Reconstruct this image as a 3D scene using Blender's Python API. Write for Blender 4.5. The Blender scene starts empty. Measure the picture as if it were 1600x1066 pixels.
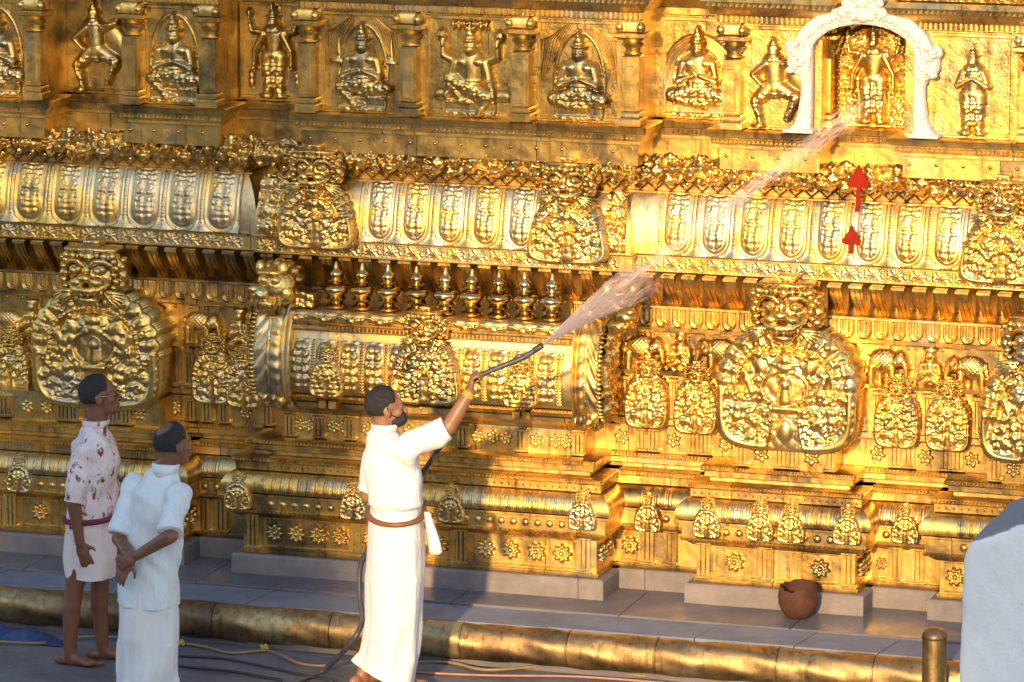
import bpy, bmesh, math, random
import numpy as np
from mathutils import Vector, Matrix

# ------------------------------------------------------------------ camera, sky, sun, exposure
SC = bpy.context.scene
COL = SC.collection
PSI, THETA, DIST, SCL = math.radians(18.0), math.radians(10.5), 28.0, 255.0
FPX = SCL * DIST
VIEW = Vector((-math.sin(PSI) * math.cos(THETA), math.cos(PSI) * math.cos(THETA), -math.sin(THETA)))
RIGHT = Vector((math.cos(PSI), math.sin(PSI), 0.0))
UP = RIGHT.cross(VIEW)
CAM = Vector((0, 0, 1.71)) - DIST * VIEW
cd = bpy.data.cameras.new('camera')
cd.sensor_width = 36.0
cd.lens = FPX * 36 / 1600
cd.clip_end = 3000
co = bpy.data.objects.new('camera', cd)
COL.objects.link(co)
co.location = CAM
co.rotation_euler = VIEW.to_track_quat('-Z', 'Y').to_euler()
SC.camera = co

SUN_AZ, SUN_EL = math.radians(-4.0), math.radians(13.0)      # light travels towards +y, a little towards +x
w = bpy.data.worlds.new('World')
SC.world = w
w.use_nodes = True
wn = w.node_tree.nodes
sky = wn.new('ShaderNodeTexSky')
sky.sky_type = 'NISHITA'
sky.sun_disc = False
sky.sun_elevation = SUN_EL
sky.sun_rotation = math.pi + SUN_AZ
sky.air_density = 1.0
sky.dust_density = 0.7
sky.ozone_density = 1.0
bg = wn['Background']
bg.inputs['Strength'].default_value = 0.15
w.node_tree.links.new(sky.outputs[0], bg.inputs['Color'])
sd = bpy.data.lights.new('sun', 'SUN')
sd.energy = 2.6
sd.angle = math.radians(1.6)
sd.color = (1.0, 0.69, 0.33)
so = bpy.data.objects.new('sun', sd)
COL.objects.link(so)
SUND = Vector((math.sin(SUN_AZ) * math.cos(SUN_EL), math.cos(SUN_AZ) * math.cos(SUN_EL), -math.sin(SUN_EL)))
so.rotation_euler = SUND.to_track_quat('-Z', 'Y').to_euler()
so.location = (0, -10, 8)
vs = SC.view_settings
vs.view_transform = 'Standard'
vs.look = 'None'
vs.gamma = 1
vs.exposure = 1.28
SC.cycles.max_bounces = 6
SC.cycles.glossy_bounces = 2
SC.cycles.diffuse_bounces = 3


def P(px, py, y=None, z=None):
    """layout measurement: where the line of sight of a measured point meets the plane at depth y (or height z)"""
    r = VIEW * FPX + RIGHT * (px - 800) + UP * (533 - py)
    t = (y - CAM.y) / r.y if y is not None else (z - CAM.z) / r.z
    return CAM + t * r


def X(px, y, py=600):
    return P(px, py, y).x


# ------------------------------------------------------------------ materials
def nodes(name):
    m = bpy.data.materials.new(name)
    m.use_nodes = True
    nt = m.node_tree
    return m, nt, nt.nodes['Principled BSDF'], nt.links


def N(nt, typ, **kw):
    n = nt.nodes.new(typ)
    for k, v in kw.items():
        if hasattr(n, k):
            setattr(n, k, v)
        else:
            n.inputs[k].default_value = v
    return n


def ramp(nt, fac, stops):
    r = nt.nodes.new('ShaderNodeValToRGB')
    e = r.color_ramp.elements
    while len(e) > 1:
        e.remove(e[0])
    e[0].position, e[0].color = stops[0][0], (*stops[0][1], 1)
    for p, c in stops[1:]:
        q = e.new(p)
        q.color = (*c, 1)
    nt.links.new(fac, r.inputs[0])
    return r.outputs[0]


def gold(name, c1, c2, rough=(0.28, 0.50), emboss=0.0, cell=30.0, dent=0.08, tarn=0.5, c3=(0.62, 0.49, 0.27), pale=0.62):
    m, nt, b, L = nodes(name)
    tc = N(nt, 'ShaderNodeTexCoord')
    geo = N(nt, 'ShaderNodeNewGeometry')
    oi = N(nt, 'ShaderNodeObjectInfo')
    n1 = N(nt, 'ShaderNodeTexNoise', Scale=2.6, Detail=8.0, Roughness=0.7)
    L.new(geo.outputs['Position'], n1.inputs['Vector'])
    add = N(nt, 'ShaderNodeMath', operation='MULTIPLY_ADD')
    add.inputs[1].default_value = 0.14
    L.new(oi.outputs['Random'], add.inputs[0])
    L.new(n1.outputs['Fac'], add.inputs[2])
    col = ramp(nt, add.outputs[0], [(0.42, c2), (0.57, c1), (pale, c1), (pale + 0.10, c3)])
    # dark tarnish specks with a shape of their own
    n2 = N(nt, 'ShaderNodeTexNoise', Scale=26.0, Detail=4.0, Roughness=0.7)
    L.new(geo.outputs['Position'], n2.inputs['Vector'])
    sp = ramp(nt, n2.outputs['Fac'], [(0.0, (1, 1, 1)), (0.58, (1, 1, 1)), (0.72, (1 - tarn,) * 3)])
    mx = N(nt, 'ShaderNodeMix', data_type='RGBA', blend_type='MULTIPLY')
    mx.inputs[0].default_value = 1.0
    L.new(col, mx.inputs[6])
    L.new(sp, mx.inputs[7])
    # water-borne dirt runs down the sheets
    mp = N(nt, 'ShaderNodeMapping')
    mp.inputs['Scale'].default_value = (24.0, 24.0, 1.7)
    L.new(geo.outputs['Position'], mp.inputs['Vector'])
    n4 = N(nt, 'ShaderNodeTexNoise', Scale=1.0, Detail=5.0, Roughness=0.65)
    L.new(mp.outputs[0], n4.inputs['Vector'])
    rn = ramp(nt, n4.outputs['Fac'], [(0.0, (1, 1, 1)), (0.54, (1, 1, 1)), (0.70, (0.42, 0.36, 0.30))])
    mx3 = N(nt, 'ShaderNodeMix', data_type='RGBA', blend_type='MULTIPLY')
    mx3.inputs[0].default_value = 0.85
    L.new(mx.outputs[2], mx3.inputs[6])
    L.new(rn, mx3.inputs[7])
    L.new(mx3.outputs[2], b.inputs['Base Color'])
    b.inputs['Metallic'].default_value = 1.0
    n3 = N(nt, 'ShaderNodeTexNoise', Scale=9.0, Detail=5.0, Roughness=0.7)
    L.new(geo.outputs['Position'], n3.inputs['Vector'])
    mr = N(nt, 'ShaderNodeMapRange')
    mr.inputs[1].default_value, mr.inputs[2].default_value = 0.3, 0.75
    mr.inputs[3].default_value, mr.inputs[4].default_value = rough
    L.new(n3.outputs['Fac'], mr.inputs[0])
    L.new(mr.outputs[0], b.inputs['Roughness'])
    # hand-beaten sheet: broad dents plus fine hammering
    d1 = N(nt, 'ShaderNodeTexNoise', Scale=16.0, Detail=3.0, Roughness=0.5)
    L.new(geo.outputs['Position'], d1.inputs['Vector'])
    d2 = N(nt, 'ShaderNodeTexNoise', Scale=85.0, Detail=2.0)
    L.new(geo.outputs['Position'], d2.inputs['Vector'])
    b1 = N(nt, 'ShaderNodeBump', Strength=dent, Distance=0.025)
    L.new(d1.outputs['Fac'], b1.inputs['Height'])
    b2 = N(nt, 'ShaderNodeBump', Strength=dent * 0.7, Distance=0.005)
    L.new(d2.outputs['Fac'], b2.inputs['Height'])
    L.new(b1.outputs[0], b2.inputs['Normal'])
    out = b2
    if emboss:
        v = N(nt, 'ShaderNodeTexVoronoi', feature='SMOOTH_F1', Scale=cell)
        v.inputs['Smoothness'].default_value = 0.25
        L.new(geo.outputs['Position'], v.inputs['Vector'])
        b3 = N(nt, 'ShaderNodeBump', Strength=emboss, Distance=0.02)
        b3.invert = True
        L.new(v.outputs['Distance'], b3.inputs['Height'])
        L.new(b2.outputs[0], b3.inputs['Normal'])
        out = b3
    L.new(out.outputs[0], b.inputs['Normal'])
    return m


def plain(name, c1, c2, scale=4.0, rough=0.8, bump=0.3, bscale=40.0, dist=0.01, metal=0.0, detail=6.0, r2=None):
    m, nt, b, L = nodes(name)
    geo = N(nt, 'ShaderNodeNewGeometry')
    n1 = N(nt, 'ShaderNodeTexNoise', Scale=scale, Detail=detail, Roughness=0.65)
    L.new(geo.outputs['Position'], n1.inputs['Vector'])
    L.new(ramp(nt, n1.outputs['Fac'], [(0.3, c1), (0.7, c2)]), b.inputs['Base Color'])
    b.inputs['Roughness'].default_value = rough
    if r2 is not None:
        n3 = N(nt, 'ShaderNodeTexNoise', Scale=scale * 0.7, Detail=4.0)
        L.new(geo.outputs['Position'], n3.inputs['Vector'])
        mr = N(nt, 'ShaderNodeMapRange')
        mr.inputs[1].default_value, mr.inputs[2].default_value = 0.35, 0.65
        mr.inputs[3].default_value, mr.inputs[4].default_value = rough, r2
        L.new(n3.outputs['Fac'], mr.inputs[0])
        L.new(mr.outputs[0], b.inputs['Roughness'])
    b.inputs['Metallic'].default_value = metal
    n2 = N(nt, 'ShaderNodeTexNoise', Scale=bscale, Detail=5.0, Roughness=0.6)
    L.new(geo.outputs['Position'], n2.inputs['Vector'])
    bp = N(nt, 'ShaderNodeBump', Strength=bump, Distance=dist)
    L.new(n2.outputs['Fac'], bp.inputs['Height'])
    L.new(bp.outputs[0], b.inputs['Normal'])
    return m


G1, G2 = (0.84, 0.53, 0.15), (0.30, 0.215, 0.115)
M = {}
M['gold'] = gold('gold_sheet', G1, G2)
M['goldrel'] = gold('gold_relief', G1, (0.42, 0.31, 0.16), rough=(0.27, 0.48), dent=0.12)
M['goldemb'] = gold('gold_embossed', G1, G2, emboss=0.55, cell=34.0)
M['goldpale'] = gold('gold_worn_pale', G1, (0.44, 0.35, 0.21), rough=(0.32, 0.54), dent=0.08, c3=(0.66, 0.51, 0.285), pale=0.47)
M['goldlion'] = gold('gold_chased', G1, (0.6, 0.39, 0.14), rough=(0.26, 0.42), emboss=0.22, cell=36.0)
M['goldpanel'] = gold('gold_engraved_panel', G1, G2, rough=(0.26, 0.48), emboss=0.045, cell=55.0, dent=0.12)
M['goldback'] = gold('gold_worn_back', (0.66, 0.46, 0.19), (0.45, 0.31, 0.14), rough=(0.3, 0.5), tarn=0.6)
M['bronze'] = gold('old_gilt', (0.60, 0.37, 0.13), (0.36, 0.21, 0.08), rough=(0.16, 0.32), dent=0.12)
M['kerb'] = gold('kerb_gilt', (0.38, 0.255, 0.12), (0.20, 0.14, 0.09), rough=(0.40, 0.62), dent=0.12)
M['stone'] = plain('granite', (0.13, 0.15, 0.20), (0.23, 0.255, 0.33), 3.0, 0.6, 0.35, 60.0, 0.006, r2=0.9)
M['stone2'] = plain('granite_inner', (0.10, 0.095, 0.115), (0.19, 0.175, 0.20), 2.2, 0.10, 0.3, 50.0, 0.005, r2=0.6)
M['plinth'] = plain('plinth_stone', (0.17, 0.145, 0.15), (0.28, 0.235, 0.23), 7.0, 0.75, 0.5, 70.0, 0.008)
M['ground'] = plain('courtyard_sand', (0.09, 0.092, 0.115), (0.20, 0.20, 0.225), 2.4, 0.55, 0.7, 22.0, 0.02, r2=0.95)
M['white'] = plain('white_plaster_arch', (0.62, 0.56, 0.54), (0.84, 0.80, 0.77), 14.0, 0.7, 0.9, 34.0, 0.03)
M['red'] = plain('vermilion', (0.20, 0.014, 0.007), (0.30, 0.022, 0.010), 10.0, 0.95, 0.2)
M['red'].node_tree.nodes['Principled BSDF'].inputs['Specular IOR Level'].default_value = 0.1
M['black'] = plain('black_rubber', (0.015, 0.015, 0.02), (0.035, 0.035, 0.045), 9.0, 0.5, 0.2)
M['hose'] = plain('hose_rubber', (0.03, 0.035, 0.055), (0.07, 0.075, 0.10), 9.0, 0.4, 0.2)
M['clay'] = plain('terracotta', (0.035, 0.014, 0.009), (0.11, 0.034, 0.016), 14.0, 0.8, 0.4, 50.0, 0.006)
M['skin'] = plain('skin', (0.15, 0.062, 0.036), (0.23, 0.10, 0.056), 14.0, 0.42, 0.15, 90.0, 0.003)
M['skin2'] = plain('skin_fair', (0.24, 0.11, 0.06), (0.32, 0.15, 0.085), 14.0, 0.42, 0.15, 90.0, 0.003)
M['hair'] = plain('hair', (0.008, 0.007, 0.008), (0.03, 0.026, 0.028), 60.0, 0.5, 1.0, 160.0, 0.01)
M['belt'] = plain('leather', (0.16, 0.06, 0.025), (0.26, 0.10, 0.04), 20.0, 0.45, 0.2)
M['mask'] = plain('dark_cloth', (0.012, 0.012, 0.022), (0.03, 0.03, 0.05), 20.0, 0.85, 0.3)
M['maroon'] = plain('maroon_cloth', (0.12, 0.015, 0.03), (0.20, 0.03, 0.05), 20.0, 0.85, 0.3)
M['thread'] = plain('yellow_thread', (0.55, 0.35, 0.05), (0.7, 0.5, 0.1), 20.0, 0.7, 0.3)
M['bluecloth'] = plain('blue_tarpaulin', (0.015, 0.03, 0.11), (0.03, 0.06, 0.2), 6.0, 0.5, 0.4, 12.0, 0.02)
M['cable'] = plain('yellow_cable', (0.20, 0.14, 0.07), (0.32, 0.22, 0.10), 9.0, 0.5, 0.2)
M['cable2'] = plain('dark_cable', (0.02, 0.02, 0.03), (0.05, 0.04, 0.05), 9.0, 0.5, 0.2)
M['cable3'] = plain('pinkish_cable', (0.30, 0.14, 0.10), (0.42, 0.22, 0.16), 9.0, 0.5, 0.2)
M['lens'] = plain('glasses_lens', (0.5, 0.5, 0.52), (0.6, 0.6, 0.62), 9.0, 0.08, 0.0, metal=0.9)
M['wood'] = plain('pavilion_stone', (0.09, 0.08, 0.075), (0.16, 0.14, 0.13), 2.0, 0.9, 0.4, 10.0, 0.03)


def cloth(name, c1, c2, blot=None, bscale=9.0, wr=0.5):
    m, nt, b, L = nodes(name)
    geo = N(nt, 'ShaderNodeNewGeometry')
    n1 = N(nt, 'ShaderNodeTexNoise', Scale=6.0, Detail=4.0)
    L.new(geo.outputs['Position'], n1.inputs['Vector'])
    col = ramp(nt, n1.outputs['Fac'], [(0.35, c1), (0.65, c2)])
    if blot:
        n2 = N(nt, 'ShaderNodeTexNoise', Scale=bscale, Detail=5.0, Roughness=0.62, Distortion=0.6)
        mp = N(nt, 'ShaderNodeMapping')
        mp.inputs['Scale'].default_value = (1.2, 1.2, 0.8)
        L.new(geo.outputs['Position'], mp.inputs['Vector'])
        L.new(mp.outputs[0], n2.inputs['Vector'])
        f = ramp(nt, n2.outputs['Fac'], [(0.575, (0, 0, 0)), (0.62, (1, 1, 1))])
        mx = N(nt, 'ShaderNodeMix', data_type='RGBA')
        L.new(f, mx.inputs[0])
        L.new(col, mx.inputs[6])
        mx.inputs[7].default_value = (*blot, 1)
        col = mx.outputs[2]
    L.new(col, b.inputs['Base Color'])
    b.inputs['Roughness'].default_value = 0.85
    b.inputs['Specular IOR Level'].default_value = 0.2
    w1 = N(nt, 'ShaderNodeTexNoise', Scale=11.0, Detail=5.0, Roughness=0.55, Distortion=0.9)
    mp2 = N(nt, 'ShaderNodeMapping')
    mp2.inputs['Scale'].default_value = (1.6, 1.6, 0.55)
    mp2.inputs['Rotation'].default_value = (0.3, 0.5, 0)
    L.new(geo.outputs['Position'], mp2.inputs['Vector'])
    L.new(mp2.outputs[0], w1.inputs['Vector'])
    bp = N(nt, 'ShaderNodeBump', Strength=wr, Distance=0.03)
    L.new(w1.outputs['Fac'], bp.inputs['Height'])
    w3 = N(nt, 'ShaderNodeTexNoise', Scale=4.5, Detail=3.0, Roughness=0.5, Distortion=0.7)
    w3.noise_type = 'RIDGED_MULTIFRACTAL'
    L.new(mp2.outputs[0], w3.inputs['Vector'])
    bp3 = N(nt, 'ShaderNodeBump', Strength=wr * 0.8, Distance=0.018)
    L.new(w3.outputs['Fac'], bp3.inputs['Height'])
    L.new(bp.outputs[0], bp3.inputs['Normal'])
    bp = bp3
    w2 = N(nt, 'ShaderNodeTexNoise', Scale=300.0, Detail=1.0)
    L.new(geo.outputs['Position'], w2.inputs['Vector'])
    bp2 = N(nt, 'ShaderNodeBump', Strength=0.12, Distance=0.002)
    L.new(w2.outputs['Fac'], bp2.inputs['Height'])
    L.new(bp.outputs[0], bp2.inputs['Normal'])
    L.new(bp2.outputs[0], b.inputs['Normal'])
    return m


M['shirt_w'] = cloth('white_shirt_cotton', (0.71, 0.71, 0.73), (0.77, 0.77, 0.79), wr=0.55)
M['shirt_p'] = cloth('pinkish_stained_shirt', (0.72, 0.60, 0.62), (0.79, 0.69, 0.70), blot=(0.26, 0.06, 0.05), bscale=15.0, wr=0.7)
M['shirt_b'] = cloth('pale_blue_shirt', (0.64, 0.70, 0.75), (0.72, 0.77, 0.81), wr=0.6)
M['dhoti'] = cloth('white_dhoti_cotton', (0.71, 0.70, 0.72), (0.78, 0.77, 0.79), wr=0.35)
M['dhoti_p'] = cloth('pink_white_dhoti', (0.72, 0.61, 0.62), (0.79, 0.70, 0.71), wr=0.5)


def whitewash():
    m, nt, b, L = nodes('whitewashed_plaster')
    geo = N(nt, 'ShaderNodeNewGeometry')
    n1 = N(nt, 'ShaderNodeTexNoise', Scale=3.0, Detail=7.0, Roughness=0.7)
    L.new(geo.outputs['Position'], n1.inputs['Vector'])
    base = ramp(nt, n1.outputs['Fac'], [(0.3, (0.78, 0.79, 0.80)), (0.65, (0.88, 0.885, 0.89))])
    sep = N(nt, 'ShaderNodeSeparateXYZ')
    L.new(geo.outputs['Normal'], sep.inputs[0])
    n2 = N(nt, 'ShaderNodeTexNoise', Scale=7.0, Detail=6.0, Roughness=0.75)
    L.new(geo.outputs['Position'], n2.inputs['Vector'])
    ma = N(nt, 'ShaderNodeMath', operation='MULTIPLY_ADD')      # grime settled on the weathered cap
    ma.inputs[1].default_value = 0.75
    L.new(sep.outputs[2], ma.inputs[0])
    L.new(n2.outputs['Fac'], ma.inputs[2])
    f = ramp(nt, ma.outputs[0], [(0.86, (0, 0, 0)), (1.0, (1, 1, 1))])
    mx = N(nt, 'ShaderNodeMix', data_type='RGBA')
    L.new(f, mx.inputs[0])
    L.new(base, mx.inputs[6])
    mx.inputs[7].default_value = (0.24, 0.24, 0.26, 1)
    # black algae streaks and chips
    n3 = N(nt, 'ShaderNodeTexNoise', Scale=14.0, Detail=6.0, Roughness=0.8)
    L.new(geo.outputs['Position'], n3.inputs['Vector'])
    f3 = ramp(nt, n3.outputs['Fac'], [(0.66, (0, 0, 0)), (0.72, (1, 1, 1))])
    mx2 = N(nt, 'ShaderNodeMix', data_type='RGBA')
    L.new(f3, mx2.inputs[0])
    L.new(mx.outputs[2], mx2.inputs[6])
    mx2.inputs[7].default_value = (0.30, 0.31, 0.33, 1)
    L.new(mx2.outputs[2], b.inputs['Base Color'])
    b.inputs['Roughness'].default_value = 0.9
    bp = N(nt, 'ShaderNodeBump', Strength=0.5, Distance=0.02)
    L.new(n2.outputs['Fac'], bp.inputs['Height'])
    L.new(bp.outputs[0], b.inputs['Normal'])
    return m


M['whitewash'] = whitewash()


def spraymat():
    m, nt, b, L = nodes('water_spray')
    b.inputs['Base Color'].default_value = (0.95, 0.82, 0.79, 1)
    b.inputs['Roughness'].default_value = 0.25
    b.inputs['Alpha'].default_value = 0.4
    return m


M['spray'] = spraymat()


# ------------------------------------------------------------------ mesh helpers
def mesh_np(name, V, Q, smooth=True, angle=None):
    me = bpy.data.meshes.new(name)
    V = np.asarray(V, dtype=np.float32)
    Q = np.asarray(Q, dtype=np.int32)
    k = Q.shape[1]
    me.vertices.add(len(V))
    me.vertices.foreach_set('co', V.ravel())
    me.loops.add(Q.size)
    me.loops.foreach_set('vertex_index', Q.ravel())
    me.polygons.add(len(Q))
    me.polygons.foreach_set('loop_start', np.arange(0, Q.size, k, dtype=np.int32))
    if smooth:
        me.polygons.foreach_set('use_smooth', np.ones(len(Q), dtype=bool))
    me.update(calc_edges=True)
    me.validate()
    if angle:
        me.set_sharp_from_angle(angle=math.radians(angle))
    return me


def mesh_py(name, V, F, smooth=False, angle=None):
    me = bpy.data.meshes.new(name)
    me.from_pydata([tuple(v) for v in V], [], F)
    if smooth or angle:
        me.polygons.foreach_set('use_smooth', np.ones(len(me.polygons), dtype=bool))
    me.update()
    if angle:
        me.set_sharp_from_angle(angle=math.radians(angle))
    return me


def mesh_bm(name, bm, smooth=True, angle=None):
    me = bpy.data.meshes.new(name)
    bm.normal_update()
    bm.to_mesh(me)
    bm.free()
    if smooth:
        me.polygons.foreach_set('use_smooth', np.ones(len(me.polygons), dtype=bool))
    if angle:
        me.set_sharp_from_angle(angle=math.radians(angle))
    return me


def obj(name, me, mat=None, parent=None, loc=None, rot=None, scale=None):
    if mat is not None and me is not None and not me.materials:
        me.materials.append(M[mat])
    o = bpy.data.objects.new(name, me)
    COL.objects.link(o)
    if parent is not None:
        o.parent = parent
    if loc is not None:
        o.location = loc
    if rot is not None:
        o.rotation_euler = rot
    if scale is not None:
        o.scale = scale
    return o


def tag(o, label=None, cat=None, group=None, kind=None):
    if label:
        o['label'] = label
    if cat:
        o['category'] = cat
    if group:
        o['group'] = group
    if kind:
        o['kind'] = kind
    return o


def thing(name, label, cat, loc=(0, 0, 0), group=None):
    return tag(obj(name, None, loc=loc), label, cat, group)


class MB:
    """collects simple solids into one vertex/face list"""

    def __init__(s):
        s.V, s.F = [], []

    def add(s, V, F):
        n = len(s.V)
        s.V += [tuple(v) for v in V]
        s.F += [tuple(i + n for i in f) for f in F]
        return s

    def box(s, x0, x1, y0, y1, z0, z1, c=0.0):
        if c:
            V = []
            for z, k in ((z0, c), (z0 + c, 0), (z1 - c, 0), (z1, c)):
                V += [(x0 + k, y0 + k, z), (x1 - k, y0 + k, z), (x1 - k, y1 - k, z), (x0 + k, y1 - k, z)]
            F = [(3, 2, 1, 0), (12, 13, 14, 15)]
            for r in range(3):
                for i in range(4):
                    j = (i + 1) % 4
                    F.append((r * 4 + i, r * 4 + j, r * 4 + 4 + j, r * 4 + 4 + i))
            return s.add(V, F)
        V = [(x, y, z) for z in (z0, z1) for x, y in ((x0, y0), (x1, y0), (x1, y1), (x0, y1))]
        return s.add(V, [(3, 2, 1, 0), (4, 5, 6, 7), (0, 1, 5, 4), (1, 2, 6, 5), (2, 3, 7, 6), (3, 0, 4, 7)])

    def lathe(s, prof, n=16, c=(0, 0, 0)):
        V, F = [], []
        for r, z in prof:
            V += [(c[0] + r * math.cos(2 * math.pi * i / n), c[1] + r * math.sin(2 * math.pi * i / n), c[2] + z) for i in range(n)]
        for k in range(len(prof) - 1):
            for i in range(n):
                j = (i + 1) % n
                F.append((k * n + i, k * n + j, k * n + n + j, k * n + n + i))
        F.append(tuple(range(n - 1, -1, -1)))
        F.append(tuple((len(prof) - 1) * n + i for i in range(n)))
        return s.add(V, F)

    def ell(s, c, r, nu=12, nv=8, rot=None):
        V, F = [], []
        R = rot or Matrix.Identity(3)
        c = Vector(c)
        V.append(c + R @ Vector((0, 0, -r[2])))
        for k in range(1, nv):
            a = math.pi * k / nv
            for i in range(nu):
                b = 2 * math.pi * i / nu
                V.append(c + R @ Vector((r[0] * math.sin(a) * math.cos(b), r[1] * math.sin(a) * math.sin(b), -r[2] * math.cos(a))))
        V.append(c + R @ Vector((0, 0, r[2])))
        e = len(V) - 1
        for i in range(nu):
            j = (i + 1) % nu
            F.append((0, 1 + j, 1 + i))
            F.append((e, e - nu + i, e - nu + j))
        for k in range(nv - 2):
            for i in range(nu):
                j = (i + 1) % nu
                a = 1 + k * nu
                F.append((a + i, a + j, a + nu + j, a + nu + i))
        return s.add(V, F)

    def tube(s, pts, r, n=8, cap=True):
        pts = [Vector(p) for p in pts]
        rr = r if isinstance(r, (list, tuple)) else [r] * len(pts)
        V, F = [], []
        ref = None
        for k, p in enumerate(pts):
            t = (pts[min(k + 1, len(pts) - 1)] - pts[max(k - 1, 0)])
            t = t.normalized() if t.length > 1e-9 else Vector((0, 0, 1))
            if ref is None:
                ref = Vector((0, 0, 1)) if abs(t.z) < 0.9 else Vector((1, 0, 0))
            u = (ref - t * ref.dot(t)).normalized()
            v = t.cross(u)
            ref = u
            for i in range(n):
                a = 2 * math.pi * i / n
                V.append(p + rr[k] * (math.cos(a) * u + math.sin(a) * v))
        for k in range(len(pts) - 1):
            for i in range(n):
                j = (i + 1) % n
                F.append((k * n + i, k * n + j, k * n + n + j, k * n + n + i))
        if cap:
            F.append(tuple(range(n - 1, -1, -1)))
            F.append(tuple((len(pts) - 1) * n + i for i in range(n)))
        return s.add(V, F)

    def prism(s, poly, a0, a1, axis='x'):
        """extrude a closed polygon of (u, v): axis x -> (y, z); axis y -> (x, z)"""
        n = len(poly)
        if axis == 'x':
            V = [(a0, u, v) for u, v in poly] + [(a1, u, v) for u, v in poly]
        else:
            V = [(u, a0, v) for u, v in poly] + [(u, a1, v) for u, v in poly]
        F = [(i, (i + 1) % n, n + (i + 1) % n, n + i) for i in range(n)]
        return s.add(V, F + [tuple(range(n - 1, -1, -1)), tuple(range(n, 2 * n))])

    def me(s, name, smooth=False, angle=None):
        bm = bmesh.new()
        vs_ = [bm.verts.new(v) for v in s.V]
        for f in s.F:
            try:
                bm.faces.new([vs_[i] for i in f])
            except ValueError:
                pass
        bmesh.ops.recalc_face_normals(bm, faces=bm.faces)
        return mesh_bm(name, bm, smooth or bool(angle), angle)


def spline(pts, n=8):
    pts = [Vector(p) for p in pts]
    out = []
    for i in range(len(pts) - 1):
        p0, p1, p2, p3 = pts[max(i - 1, 0)], pts[i], pts[i + 1], pts[min(i + 2, len(pts) - 1)]
        for k in range(n):
            t = k / n
            out.append(0.5 * ((2 * p1) + (p2 - p0) * t + (2 * p0 - 5 * p1 + 4 * p2 - p3) * t * t + (3 * p1 - p0 - 3 * p2 + p3) * t ** 3))
    out.append(pts[-1])
    return out


# ------------------------------------------------------------------ relief fields (numpy)
_RS = np.random.RandomState(7)
_HT = _RS.rand(64, 64, 3)


def swirl(u, v, cell, seed=0, jit=0.75):
    """filigree: every cell holds a little scroll or bead; 0..1"""
    gu, gv = u / cell, v / cell
    iu, iv = np.floor(gu).astype(int), np.floor(gv).astype(int)
    best = np.full(u.shape, 9.0)
    ang = np.zeros(u.shape)
    rnd = np.zeros(u.shape)
    for a in (-1, 0, 1):
        for b in (-1, 0, 1):
            h = _HT[(iu + a + seed * 7) % 64, (iv + b + seed * 13) % 64]
            dx = gu - (iu + a + 0.5 + jit * (h[..., 0] - 0.5))
            dy = gv - (iv + b + 0.5 + jit * (h[..., 1] - 0.5))
            d = np.hypot(dx, dy)
            k = d < best
            best = np.where(k, d, best)
            ang = np.where(k, np.arctan2(dy, dx), ang)
            rnd = np.where(k, h[..., 2], rnd)
    dome = np.clip(1 - (best / 0.58) ** 2, 0, 1)
    sp = 0.5 + 0.5 * np.sin(ang * np.where(rnd > 0.5, 1, -1) + best * 9.5 + rnd * 20)
    return dome ** 0.6 * (0.35 + 0.65 * np.where(rnd > 0.62, 1 - 0.6 * np.clip(1 - best / 0.2, 0, 1) * 0, sp))


def caps(Xg, Zg, H, prims):
    """raise capsules (x0,z0,r0,x1,z1,r1,h) or ellipses ('e',x,z,rx,rz,h,rot) into the field H"""
    for p in prims:
        if p[0] == 'e':
            _, x, z, rx, rz, h, ro = p
            c, s = math.cos(ro), math.sin(ro)
            dx, dz = Xg - x, Zg - z
            a, b = (c * dx + s * dz) / rx, (-s * dx + c * dz) / rz
            H = np.maximum(H, h * np.sqrt(np.clip(1 - a * a - b * b, 0, 1)))
        else:
            x0, z0, r0, x1, z1, r1, h = p
            ex, ez = x1 - x0, z1 - z0
            L2 = ex * ex + ez * ez + 1e-9
            t = np.clip(((Xg - x0) * ex + (Zg - z0) * ez) / L2, 0, 1)
            d = np.hypot(Xg - x0 - t * ex, Zg - z0 - t * ez)
            r = r0 + (r1 - r0) * t
            H = np.maximum(H, h * np.sqrt(np.clip(1 - (d / r) ** 2, 0, 1)))
    return H


def field_mesh(name, Xg, Zg, H, mask=None, pos=None, skirt=None):
    """grid with y = -H; faces only where mask; pos(x,z,h)->xyz optional; skirt closes the rim back to y=skirt"""
    nz, nx = H.shape
    if pos is None:
        V = np.stack([Xg, -H, Zg], -1)
    else:
        V = pos(Xg, Zg, H)
    V = V.reshape(-1, 3)
    idx = np.arange(nz * nx).reshape(nz, nx)
    Q = np.stack([idx[:-1, :-1], idx[:-1, 1:], idx[1:, 1:], idx[1:, :-1]], -1).reshape(-1, 4)
    if mask is not None:
        mk = (mask[:-1, :-1] | mask[:-1, 1:] | mask[1:, 1:] | mask[1:, :-1]).ravel()
        Q = Q[mk]
    if skirt is not None:
        e = np.concatenate([Q[:, [0, 1]], Q[:, [1, 2]], Q[:, [2, 3]], Q[:, [3, 0]]])
        key = np.sort(e, 1)
        k = key[:, 0].astype(np.int64) * (nz * nx) + key[:, 1]
        u, inv, cnt = np.unique(k, return_inverse=True, return_counts=True)
        be = e[cnt[inv] == 1]
        n = len(V)
        W = V.copy()
        W[:, 1] = skirt
        V = np.concatenate([V, W])
        Q = np.concatenate([Q, np.stack([be[:, 1], be[:, 0], be[:, 0] + n, be[:, 1] + n], -1)])
    used = np.unique(Q)
    rm = np.zeros(len(V), dtype=np.int64)
    rm[used] = np.arange(len(used))
    return mesh_np(name, V[used], rm[Q], True)


def grid(x0, x1, z0, z1, step):
    nx, nz = max(3, int(round((x1 - x0) / step)) + 1), max(3, int(round((z1 - z0) / step)) + 1)
    return np.meshgrid(np.linspace(x0, x1, nx), np.linspace(z0, z1, nz))

rng = random.Random(11)
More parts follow.
